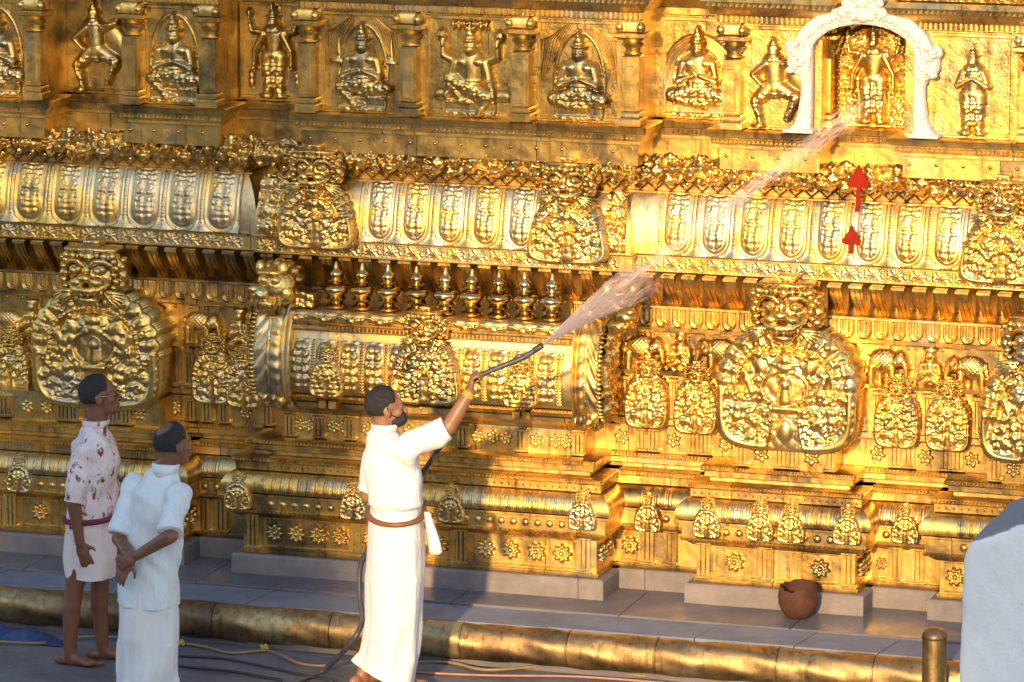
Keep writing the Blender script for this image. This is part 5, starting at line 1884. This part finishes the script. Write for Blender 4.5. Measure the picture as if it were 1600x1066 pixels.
sk = skirt_mesh('dhoti', [(J1(143, 798), F1 * .135, A1 * .175, 0.03), (J1(143, 830), F1 * .150, A1 * .19, 0.06), (J1(142, 870), F1 * .150, A1 * .19, 0.08), (J1(143, 898), F1 * .142, A1 * .18, 0.11)], 9, 4, sub=6)
dh = obj('dhoti', sk, 'dhoti_p', p1)
m = MB()
m.tube([J1(143, 808 + 5 * math.sin(a * 0.2)) + F1 * .158 * math.cos(a * 0.2618) + A1 * .196 * math.sin(a * 0.2618) for a in range(25)], 0.017, 8)
obj('waist_cloth', m.me('waist_cloth', True), 'maroon', p1)
gl = MB()
ec = lambda x, y, z: hc + R1 @ Vector((x, y, z))
for q in (-1, 1):
    gl.tube([ec(0.106 + .0, q * 0.036 + 0.024 * math.cos(a * .5236), 0.0 + 0.019 * math.sin(a * .5236)) for a in range(13)], 0.0025, 6)
    gl.tube([ec(0.104, q * 0.060, 0.006), ec(0.05, q * 0.080, 0.006), ec(-0.01, q * 0.088, 0.012)], 0.0026, 6)
gl.tube([ec(0.106, -0.012, 0.003), ec(0.114, 0, 0.006), ec(0.106, 0.012, 0.003)], 0.0025, 6)
go = obj('eyeglasses', gl.me('eyeglasses', True), 'bronze', p1)
for q in (-1, 1):
    obj('lens', MB().ell(ec(0.105, q * 0.036, 0.0), (0.0015, 0.0225, 0.018), 12, 8, R1).me('lens', True), 'lens', go)

# ============ man in pale blue, hands clasped behind his back
y2 = P(232, 1106, z=0.0).y
p2 = thing('person', 'balding man in a pale blue shirt and long white dhoti, hands clasped behind him', 'person', (P(232, 1106, z=0.0).x, y2, 0))
O2 = p2.location.copy()
J2 = lambda px, py, dy=0.0: P(px, py, y2 + dy) - O2
F2 = Vector((0.50, 0.86, 0)).normalized()
A2 = Vector((-F2.y, F2.x, 0))
m = MB()
hc2 = J2(271, 695)
R2 = frame(F2 + Vector((0.12, 0, 0.0)))
head_add(m, hc2, R2, 1.06)
cap_add(m, J2(257, 745), hc2 - Vector((0, 0, 0.05)) - F2 * .015, 0.066, 0.058)
shl, shr = J2(203, 768, 0.0), J2(281, 775, 0.0)
sl, sr = J2(243, 762) + A2 * 0.175, J2(250, 764) - A2 * 0.165
loft_add(m, [(J2(248, 755), F2 * .085, A2 * .14, 1), (J2(243, 800), F2 * .115, A2 * .17, 1), (J2(236, 870), F2 * .115, A2 * .15, 1), (J2(234, 920), F2 * .12, A2 * .17, 1), (J2(232, 1000), F2 * .11, A2 * .15, 1), (J2(230, 1095), F2 * .10, A2 * .14, 1)])
el2l, wr2l = J2(186, 842, -0.10), J2(206, 874, -0.26)
el2r, wr2r = J2(266, 838, -0.30), J2(214, 868, -0.28)
cap_add(m, sl, el2l, 0.055, 0.044)
cap_add(m, el2l, wr2l, 0.042, 0.030)
cap_add(m, sr, el2r, 0.055, 0.044)
cap_add(m, el2r, wr2r, 0.043, 0.030)
hand_add(m, wr2r, J2(190, 878, -0.30) - wr2r, (0.2, 1, -0.1), 0.55, 1.0, -1)
hand_add(m, wr2l, J2(183, 908, -0.28) - wr2l, (0.5, 0.8, 0.2), 0.22, 1.05, 1)
for q in (-1, 1):
    ank = A2 * q * 0.11
    ank.z = 0.062
    cap_add(m, J2(232, 1000) + A2 * q * 0.09, ank, 0.07, 0.036)
    foot_add(m, ank, F2, 1.05, 0, -q)
remesh('body', m, 0.0068, 3, 'skin', p2)
hair_on('hair', hc2, R2, p2, lambda d: min(thick(d, -0.6), (0.86 - (d.z * 0.84 - d.x * 0.54)) * 7, 1.0), 1.06, seed=2)
m = MB()
loft_add(m, [(J2(231, 943), F2 * .165, A2 * .205, 1), (J2(233, 915), F2 * .16, A2 * .20, 1), (J2(238, 860), F2 * .15, A2 * .188, 1), (J2(243, 805), F2 * .145, A2 * .19, 1), (J2(248, 768), F2 * .125, A2 * .20, 1), (J2(252, 752), F2 * .09, A2 * .155, 1), (J2(258, 733), F2 * .072, A2 * .078, 1)])
sleeve_add(m, sl, sl.lerp(el2l, 0.93), 0.076, 0.072)
sleeve_add(m, sr, sr.lerp(el2r, 0.93), 0.078, 0.074)
s2 = remesh('shirt', m, 0.0075, 3, 'shirt_b', p2, wrinkle(0.011, (9, 8, 10), 4.0))
m = MB()
loft_add(m, [(J2(256, 742), F2 * .075, A2 * .08, 1), (J2(260, 724), F2 * .080, A2 * .083, 1), (J2(260, 722), F2 * .072, A2 * .073, 1), (J2(258, 738), F2 * .06, A2 * .064, 1)])
obj('collar', m.me('collar', True), 'shirt_b', s2)
sk = skirt_mesh('dhoti', [(J2(233, 905), F2 * .145, A2 * .18, 0.02), (J2(232, 950), F2 * .155, A2 * .19, 0.06), (J2(231, 1000), F2 * .155, A2 * .19, 0.09), (J2(229, 1055), F2 * .155, A2 * .19, 0.12), (J2(226, 1096), F2 * .165, A2 * .20, 0.14)], 9, 8, sub=8)
d2 = obj('dhoti', sk, 'dhoti', p2)
# ============ the man with the hose
y3 = P(606, 1082, z=0.0).y
p3 = thing('person', 'man in a white shirt and dhoti with brown belt raising a hose', 'person', (P(606, 1082, z=0.0).x, y3, 0))
O3 = p3.location.copy()
J3 = lambda px, py, dy=0.0: P(px, py, y3 + dy) - O3
F3 = Vector((0.72, 0.69, 0)).normalized()
A3 = Vector((-F3.y, F3.x, 0))
m = MB()
hc3 = J3(603, 638)
R3 = frame(F3 + Vector((0.22, -.10, 0.10)))
head_add(m, hc3, R3, 1.04)
cap_add(m, J3(600, 685), hc3 - Vector((0, 0, 0.05)) - F3 * .015, 0.066, 0.058)
tl, tr = J3(608, 702) + A3 * 0.16, J3(622, 694) - A3 * 0.13
loft_add(m, [(J3(605, 690), F3 * .085, A3 * .14, 1), (J3(612, 730), F3 * .12, A3 * .16, 1), (J3(618, 790), F3 * .115, A3 * .145, 1), (J3(618, 850), F3 * .12, A3 * .165, 1), (J3(616, 920), F3 * .11, A3 * .15, 1)])
el3r, wr3r = J3(701, 668, 0.02), J3(735, 612, 0.06)
cap_add(m, tr, el3r, 0.058, 0.046)
cap_add(m, el3r, el3r.lerp(wr3r, 0.35), 0.045, 0.044)
cap_add(m, el3r.lerp(wr3r, 0.35), wr3r, 0.044, 0.030)
hz = J3(743, 590, 0.07)
hosedir = (J3(790, 572, 0.12) - J3(725, 600, 0.05)).normalized()
hand_add(m, wr3r, J3(738, 585, 0.05) - wr3r, J3(760, 612, .10) - wr3r, 1.15, 1.05, 1)
el3l, wr3l = J3(574, 775, 0.15), J3(622, 770, 0.36)
cap_add(m, tl, el3l, 0.056, 0.045)
cap_add(m, el3l, wr3l, 0.043, 0.030)
hand_add(m, wr3l, (0.8, 0.2, 0.1), (0, -0.4, 1), 1.0, 1.0, -1)
fl, frr = J3(578, 1060, -0.05), J3(632, 1068, 0.05)
for hp, kn, an, fd in ((A3 * 0.085, J3(598, 960, 0.05), J3(566, 1046, -0.02), F3 + A3 * .35), (-A3 * 0.085, J3(632, 965, -0.02), J3(640, 1064, 0.05), F3 - A3 * .1)):
    hip = J3(618, 850) + hp
    an.z = max(an.z, 0.062)
    if kn.x < J3(618, 960).x:
        an.z = 0.10
    else:
        an.z = 0.062
    cap_add(m, hip, kn, 0.09, 0.06)
    cap_add(m, kn, kn.lerp(an, 0.35), 0.055, 0.056)
    cap_add(m, kn.lerp(an, 0.35), an, 0.055, 0.036)
    foot_add(m, an, fd, 1.05, 0, 1)
remesh('body', m, 0.0066, 3, 'skin2', p3)
hair_on('hair', hc3, R3, p3, lambda d: min(thick(d, -0.62), 1.0), 1.05, seed=5)
# dark mask pulled down round the jaw
m = MB()
mc = lambda x, y, z: hc3 + R3 @ (Vector((x, y, z)) * 1.04)
m.ell(mc(0.052, 0, -0.066), (0.066, 0.066, 0.050), 18, 12, R3)
for q in (-1, 1):
    m.tube([mc(0.05, q * 0.06, -0.05), mc(0.0, q * 0.082, -0.02), mc(-0.012, q * 0.09, 0.02)], 0.003, 6)
obj('face_mask', m.me('face_mask', True), 'mask', p3)
m = MB()
loft_add(m, [(J3(618, 818), F3 * .145, A3 * .182, 1), (J3(618, 797), F3 * .138, A3 * .172, 1), (J3(618, 784), F3 * .166, A3 * .202, 1), (J3(616, 762), F3 * .160, A3 * .192, 1), (J3(612, 728), F3 * .155, A3 * .19, 1), (J3(609, 698), F3 * .13, A3 * .185, 1), (J3(604, 680), F3 * .09, A3 * .14, 1), (J3(601, 670), F3 * .068, A3 * .075, 1)])
sleeve_add(m, tr, tr.lerp(el3r, 0.96), 0.086, 0.074)
sleeve_add(m, tl, tl.lerp(el3l, 0.90), 0.076, 0.070)
cap_add(m, J3(625, 730), tr, 0.12, 0.085)
s3 = remesh('shirt', m, 0.0075, 3, 'shirt_w', p3, wrinkle(0.012, (9, 8, 13), 7.0))
m = MB()
loft_add(m, [(J3(601, 672), F3 * .075, A3 * .08, 1), (J3(601, 663), F3 * .079, A3 * .082, 1), (J3(602, 661), F3 * .072, A3 * .074, 1), (J3(602, 668), F3 * .06, A3 * .064, 1)])
obj('collar', m.me('collar', True), 'shirt_w', s3)
sk = skirt_mesh('dhoti', [(J3(619, 790), F3 * .138, A3 * .175, 0.02), (J3(619, 835), F3 * .158, A3 * .195, 0.035), (J3(617, 900), F3 * .165, A3 * .20, 0.05), (J3(616, 970), F3 * .155, A3 * .19, 0.08), (J3(609, 1022), F3 * .160, A3 * .195, 0.11), (J3(602, 1052), F3 * .165 + Vector((0, 0, -.05)), A3 * .195 + Vector((0, 0, .03)), 0.11)], 9, 15, sub=8)
d3 = obj('dhoti', sk, 'dhoti', p3)
m = MB()
m.tube([J3(619, 797 - 0) + F3 * .158 * math.cos(a * 0.2618) + A3 * .196 * math.sin(a * 0.2618) + Vector((0, 0, 0.036 * math.sin(a * .2618 + .8) - .012)) for a in range(25)], 0.016, 8)
bl = obj('belt', m.me('belt', True), 'belt', p3)
m = MB()
loft_add(m, [(J3(667, 800, -.06), (0.016, 0, 0), (0, 0.02, 0), 1), (J3(672, 820, -.07), (0.026, 0, 0), (0, 0.026, 0), 1), (J3(678, 845, -.07), (0.036, 0, 0), (0, 0.03, 0), 1), (J3(681, 862, -.07), (0.040, 0, 0), (0, 0.03, 0), 1), (J3(680, 866, -.07), (0.03, 0, 0), (0, 0.02, 0), 1)], 16)
obj('cloth_end', m.me('cloth_end', True), 'dhoti', d3)
m = MB()
wd_ = (wr3r - el3r).normalized()
ux = wd_.orthogonal().normalized()
uy = wd_.cross(ux)
for k in range(3):
    c = el3r.lerp(wr3r, 0.88 + 0.045 * k)
    m.tube([c + (ux * math.cos(a * .5236) + uy * math.sin(a * .5236)) * 0.034 for a in range(13)], 0.0042, 6)
obj('wrist_thread', m.me('wrist_thread', True), 'thread', p3)

# ============ hose and water
TIP = P(847, 540, y3 + 0.22)
hp_ = [TIP, P(815, 560, y3 + .17), P(775, 576, y3 + .12), P(746, 590, y3 + .08), P(733, 606, y3 + .10), P(712, 655, y3 + .18), P(690, 695, y3 + .22), P(668, 728, y3 + .26), P(640, 770, y3 + .36), P(600, 830, y3 + .34), P(566, 876, y3 + .20), P(562, 930, y3 + .12), P(566, 970, y3 + .05), P(548, 1005, y3 + .0)]
g1 = P(505, 1048, z=0.02)
g2 = P(470, 1064, z=0.02)
g3 = P(400, 1090, z=0.02)
m = MB().tube(spline(hp_ + [g1, g2, g3], 8), 0.0155, 10)
hose = tag(obj('water_hose', m.me('water_hose', True), 'hose'), 'dark rubber hose looping from the ground up to the raised hand', 'hose')
d0 = (TIP - hp_[1]).normalized()
m = MB().tube([TIP - d0 * 0.06, TIP - d0 * 0.055, TIP + d0 * 0.005], [0.012, 0.019, 0.017], 10)
obj('nozzle', m.me('nozzle', True), 'cable2', hose)
TARGET = P(1000, 425, -0.42)
axis = TARGET - TIP
Lx = axis.length
ax = axis / Lx
s_u = ax.orthogonal().normalized()
s_v = ax.cross(s_u)
m = MB()
rr = random.Random(3)


def drop(c, d, ln, r):
    d = d.normalized()
    u = d.orthogonal().normalized() * r
    v = d.cross(u)
    a, b = c - d * ln / 2, c + d * ln / 2
    m.add([a, c + u, c - u * .5 + v * .87, c - u * .5 - v * .87, b], [(0, 1, 2), (0, 2, 3), (0, 3, 1), (4, 2, 1), (4, 3, 2), (4, 1, 3)])


JET = P(1340, 172, -0.55)
for i in range(8000):
    t = 1.12 * rr.random() ** 0.8
    rad = 0.003 + 0.125 * t * math.sqrt(rr.random())
    a = rr.uniform(0, 6.283)
    off = s_u * math.cos(a) * rad + s_v * math.sin(a) * rad
    c = TIP + ax * Lx * t + off - Vector((0, 0, 0.05 * t * t))
    if c.y > -0.40 or rr.random() < (t - 0.55) * 0.9:
        continue
    drop(c, ax * 1.0 + off * 0.9 / (Lx * max(t, .15)), rr.uniform(0.05, 0.18), rr.uniform(0.0004, 0.0010))
for i in range(1900):                      # the thin far jet that reaches the arch
    t = rr.random() ** 0.8
    sp = 0.010 + 0.022 * t
    c = TIP + (JET - TIP) * (0.25 + 0.75 * t) + Vector((rr.gauss(0, sp), rr.gauss(0, sp * .5), rr.gauss(0, sp)))
    drop(c, JET - TIP, rr.uniform(0.03, 0.13), rr.uniform(0.0005, 0.0010))
for i in range(900):                     # splash and mist where it strikes
    c = TARGET + Vector((rr.gauss(0.0, .17), -abs(rr.gauss(0, .08)), rr.gauss(-.03, .13)))
    drop(c, Vector((rr.gauss(0, 1), -rr.random(), rr.gauss(-.5, 1))), rr.uniform(0.004, 0.014), rr.uniform(0.0004, 0.0011))
tag(obj('water_spray', m.me('water_spray'), 'spray'), 'fan of water drops sprayed from the hose on to the gilded wall', 'water spray', kind='stuff')

# ------------------------------------------------------------------ small things on the platform and ground
def pot():
    n_ = 40
    V, F = [], []
    prof_ = [(0.055, 0.0), (0.08, 0.012), (0.11, 0.05), (0.128, 0.10), (0.132, 0.15), (0.125, 0.20), (0.122, 0.235)]
    inn = [(0.112, 0.23), (0.115, 0.19), (0.12, 0.14), (0.112, 0.08), (0.07, 0.03)]
    rim_k = (6, 7)
    allp = prof_ + inn
    for k, (r, z) in enumerate(allp):
        for i in range(n_):
            a = 2 * math.pi * i / n_
            cutz = 0.235 - 0.028 * max(0, math.cos(a + 2.2)) - 0.012 * math.sin(a * 3 + .5) - 0.006 * math.sin(a * 11 + 1)
            V.append((r * math.cos(a), r * math.sin(a), min(z, cutz)))
    for k in range(len(allp) - 1):
        for i in range(n_):
            F.append((k * n_ + i, k * n_ + (i + 1) % n_, k * n_ + n_ + (i + 1) % n_, k * n_ + n_ + i))
    F += [tuple(range(n_ - 1, -1, -1)), tuple((len(allp) - 1) * n_ + i for i in range(n_))]
    return MB().add(V, F).me('broken_pot', True, 50)


q = P(1252, 963, z=PLAT + .012)
tag(obj('clay_pot', pot(), 'clay', None, (q.x - 0.01, min(q.y + 0.03, -0.61), PLAT + 0.014), None, (0.9, 0.9, 0.88)), 'broken terracotta pot with jagged rim standing on the stone platform', 'pot')
q = P(1460, 1010, KY - 0.27)
pt_h = P(1460, 980, KY - 0.27).z - 0.336
sp_ = thing('gilded_post', 'short round gilded post standing beside the kerb next to the white pier', 'post', (q.x, q.y, 0))
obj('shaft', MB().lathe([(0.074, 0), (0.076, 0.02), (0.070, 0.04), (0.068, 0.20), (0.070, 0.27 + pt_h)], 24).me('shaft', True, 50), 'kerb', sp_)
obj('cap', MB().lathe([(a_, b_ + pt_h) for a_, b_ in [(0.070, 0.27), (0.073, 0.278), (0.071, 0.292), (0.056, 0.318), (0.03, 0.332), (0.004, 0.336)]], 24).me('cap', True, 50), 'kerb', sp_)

# blue tarpaulin heap and cables on the sand
U, T = np.meshgrid(np.linspace(0, 1, 60), np.linspace(0, 1, 22))
q0, q1 = P(-60, 985, z=0.0), P(112, 1003, z=0.0)
bx_ = q0.x + (q1.x - q0.x) * U
by_ = q0.y - 0.02 - 0.14 * T + (q1.y - q0.y) * U
bz_ = 0.008 + 0.085 * np.sin(math.pi * T) ** 0.7 * np.sin(math.pi * np.clip(U * 1.05, 0, 1)) ** 0.5 * (0.75 + 0.25 * np.sin(U * 17 + T * 5)) + 0.012 * np.sin(U * 60 + T * 9)* np.sin(math.pi * T)
me = field_mesh('blue_tarpaulin', U, T, T, None, lambda a, b, c: np.stack([bx_, by_, bz_], -1)[..., :])
tag(obj('blue_tarpaulin', me, 'bluecloth'), 'crumpled dark blue tarpaulin lying along the kerb', 'tarpaulin')


def cable(name, pts, mat, r, label):
    pp = []
    for a, b in pts:
        c = P(a, b, z=0.0)
        pp.append((c.x, c.y, r + 0.010))
    return tag(obj(name, MB().tube(spline(pp, 10), r, 6).me(name, True), mat), label, 'cable', 'cables on the sand')


cable('cable', [(-20, 1006), (60, 1010), (110, 1002), (170, 1000), (300, 1012), (360, 1025), (420, 1022), (470, 1042), (520, 1046)], 'cable', 0.009, 'yellowish cable winding over the sand behind the two onlookers')
cable('cable', [(630, 1040), (700, 1040), (760, 1052), (850, 1047), (930, 1054), (1010, 1062)], 'cable', 0.010, 'yellowish cable lying on the sand beside the hose worker and kerb')
cable('cable', [(280, 1030), (350, 1034), (430, 1050), (520, 1070)], 'cable2', 0.008, 'dark cable trailing from under the long dhoti')
cable('cable', [(280, 1046), (360, 1054), (440, 1068)], 'cable2', 0.009, 'thicker dark cable lying in front of the other dark cable')
cable('cable', [(640, 1055), (760, 1060), (900, 1062), (1040, 1072)], 'cable3', 0.008, 'pinkish cable running below the yellowish one')
# fallen flowers
for i, (px, py) in enumerate(((282, 1003), (413, 1010))):
    c = P(px, py, z=0.03)
    m = MB()
    for k in range(9):
        a = k * 0.7
        m.ell((0.016 * math.cos(a), 0.016 * math.sin(a), 0.012 + 0.008 * (k % 3)), (0.012, 0.012, 0.010), 6, 5)
    tag(obj('marigold', m.me('marigold', True), 'thread', None, (c.x, c.y, 0.004)), ('orange marigold head dropped close to the long dhoti', 'orange marigold head lying on the sand near the kerb')[i], 'flower')

# ------------------------------------------------------------------ white pier in the foreground
wy = -5.2
pw0 = P(1490, 1000, wy).x
ztop = P(1600, 800, wy).z
zA, zB = P(1500, 850, wy).z, P(1600, 822, wy).z
pr_ = MB()
sl_ = (zB - zA) / (P(1600, 822, wy).x - P(1500, 850, wy).x)
pr_.prism([(pw0, -0.02), (pw0 + 0.035, zA - 0.05), (pw0 + 0.075, zA + 0.02), (pw0 + 0.6, zA + 0.03 + sl_ * 0.6), (pw0 + 1.5, zA + sl_ * 0.9), (pw0 + 1.5, -0.02)], wy, wy + 0.95, 'y')
pr_.prism([(pw0 + 0.1, 1.0), (pw0 + 0.14, zA + 0.03), (pw0 + 0.6, zA + 0.11 + sl_ * 0.6), (pw0 + 1.4, zA + 0.06 + sl_ * 0.9), (pw0 + 1.4, 1.0)], wy + 0.2, wy + 0.75, 'y')
pier = remesh('whitewashed_pier', pr_, 0.018, 14, 'whitewash', None, lambda c: 0.003 * np.sin(c[:, 0] * 13 + c[:, 2] * 7) * np.sin(c[:, 2] * 11 + c[:, 1] * 9) + 0.001 * np.sin(c[:, 0] * 41 + c[:, 2] * 37))
tag(pier, 'whitewashed plaster pier with a weathered sloping top', 'pier')

# ------------------------------------------------------------------ unseen buildings behind the viewpoint, put in to shape shade and reflections
def pavilion(name, label, x0, x1, yy, h, bays_, depth=4.0, solid=()):
    t = thing(name, label, 'pavilion', ((x0 + x1) / 2, yy, 0))
    w_ = (x1 - x0) / 2
    obj('floor', MB().box(-w_ - .2, w_ + .2, -depth, 0.2, 0, 0.5, 0.03).me('floor'), 'wood', t)
    obj('roof', MB().box(-w_ - .3, w_, -depth - .3, 0.3, h - 0.7, h, 0.05).me('roof'), 'wood', t)
    n_ = bays_
    for i in range(n_ + 1):
        xx_ = -w_ + 0.25 + (2 * w_ - 0.5) * i / n_
        pm = MB().box(xx_ - .25, xx_ + .25, -.5, 0, 0.5, h - .7).box(xx_ - .38, xx_ + .38, -.63, .13, h - 1.0, h - .7, .03).box(xx_ - .33, xx_ + .33, -.58, .08, 0.5, 0.8, .03)
        obj('column', pm.me('column'), 'wood', t)
    for i in solid:
        xa, xb = -w_ + 0.25 + (2 * w_ - 0.5) * i / n_, -w_ + 0.25 + (2 * w_ - 0.5) * (i + 1) / n_
        obj('infill_wall', MB().box(xa + .25, xb - .25, -.4, -.1, 0.5, h - .7).me('infill_wall'), 'wood', t)
    return t


TE, TA = math.tan(SUN_EL), math.tan(SUN_AZ)
sx = lambda xw, yy: xw + (yy + 0.4) * TA             # where the sunbeam that meets the wall at xw crosses depth yy
sh = lambda zw, yy: zw - (yy + 0.4) * TE
pv = pavilion('unseen_pavilion', 'unseen stone pavilion shaped to shade the lower left of the wall', sx(-1.35, -30), sx(-0.72, -30), -30, sh(2.05, -30), 1, solid=(0,))  # building inferred from its shadow; outline shaped to place the shade edge
pavilion('unseen_pavilion', 'taller unseen stone pavilion with one bay left open to light the left medallion', sx(-8.2, -30), sx(-1.42, -30), -30, sh(2.72, -30), 8, solid=(0, 1, 2, 3, 4, 6, 7))  # unseen; height and open bay shaped to shade the left, medallion excepted
tw = thing('added_shade_tower', 'slimmer unseen tower added to shade the far left frieze recess', 'tower', (sx(-2.78, -35), -35, 0))  # added out of view to darken a recess at upper left
obj('shaft', MB().box(-0.3, 0.3, -0.2, 0.2, 0, sh(3.6, -35), .04).me('shaft'), 'wood', tw)
obj('cap', MB().box(-0.36, 0.36, -0.3, 0.3, sh(3.6, -35), sh(3.75, -35), .06).me('cap'), 'wood', tw)
tw = thing('added_shade_tower', 'narrow unseen tower added to shade the recess of the standing figure', 'tower', (sx(-1.62, -35), -35, 0))  # second added blocker, unseen, for the recess with the standing figure
obj('shaft', MB().box(-0.48, 0.48, -0.4, 0.4, 0, sh(3.8, -35), .04).me('shaft'), 'wood', tw)
obj('cap', MB().box(-0.5, 0.5, -0.5, 0.5, sh(3.8, -35), sh(3.95, -35), .06).me('cap'), 'wood', tw)
pavilion('unseen_pavilion', 'lower unseen stone pavilion added to shade the whitewashed pier', pw0 - 0.2 + 26.8 * -TA, pw0 + 9, -32, 2.35 + 27 * TE + 0.2, 4, depth=2.0, solid=(0, 1, 2, 3))  # added behind the viewpoint to keep sun off the pier
pavilion('added_hall', 'high unseen stone hall added to darken reflections in the gold', -46, sx(-4.9, -29), -29, 11.5, 12, solid=tuple(range(12)))['category'] = 'hall'  # added unseen mass that hides the golden sky from the gold
pavilion('occluder', 'long low unseen cloister closing the far side of the courtyard', -60, 70, -52, 5.6, 26, solid=tuple(range(26)))['category'] = 'occluder'  # added unseen row that masks the bright horizon in reflections

# unseen tree, added: its sparse crown breaks the sun over the upper wall
M['bark'] = plain('bark', (0.06, 0.045, 0.035), (0.13, 0.10, 0.08), 8.0, 0.9, 0.6, 20.0, 0.03)
M['leaf'] = plain('leaf', (0.03, 0.06, 0.015), (0.07, 0.12, 0.03), 6.0, 0.5, 0.1)
ty = -33.0
tcx, tcz = sx(-1.9, ty), sh(3.35, ty)
tree = thing('added_shade_tree', 'broad sparse leafed tree added out of view to dapple the upper wall', 'tree', (tcx, ty, 0))
tr_ = random.Random(5)
tm = MB().tube(spline([(0, 0, -0.1), (0.1, 0, 2.5), (-0.15, 0.1, 5), (0.05, 0, tcz - 1.6)], 5), [0.36 - 0.012 * k for k in range(16)], 12)
clumps = []
for k in range(34):
    while True:
        v = Vector((tr_.uniform(-1, 1), tr_.uniform(-1, 1), tr_.uniform(-1, 1)))
        if v.length < 1:
            break
    c = Vector((v.x * 2.5, v.y * 2.4, tcz + v.z * 1.1))
    clumps.append(c)
    if k % 3 == 0:
        a = Vector((0.0, 0.0, tcz - 2.2 + tr_.random() * 0.6))
        tm.tube(spline([a, a.lerp(c, .5) + Vector((0, 0, -.2)), c], 4), [0.12 - 0.011 * j for j in range(9)], 7)
obj('trunk', tm.me('trunk', True), 'bark', tree)
lm_ = MB()
for c in clumps:
    rad = tr_.uniform(0.35, 0.75)
    for k in range(int(150 * rad)):
        d = Vector((tr_.gauss(0, .5), tr_.gauss(0, .5), tr_.gauss(0, .38))) * rad
        p = c + d
        u = Vector((tr_.gauss(0, 1), tr_.gauss(0, 1), tr_.gauss(0, .6))).normalized()
        v = u.orthogonal().normalized()
        L_ = tr_.uniform(0.14, 0.26)
        lm_.add([p - u * L_ * .5, p + v * L_ * .32, p + u * L_ * .6, p - v * L_ * .32], [(0, 1, 2, 3)])
tag(obj('crown', lm_.me('crown'), 'leaf', tree), kind='stuff')
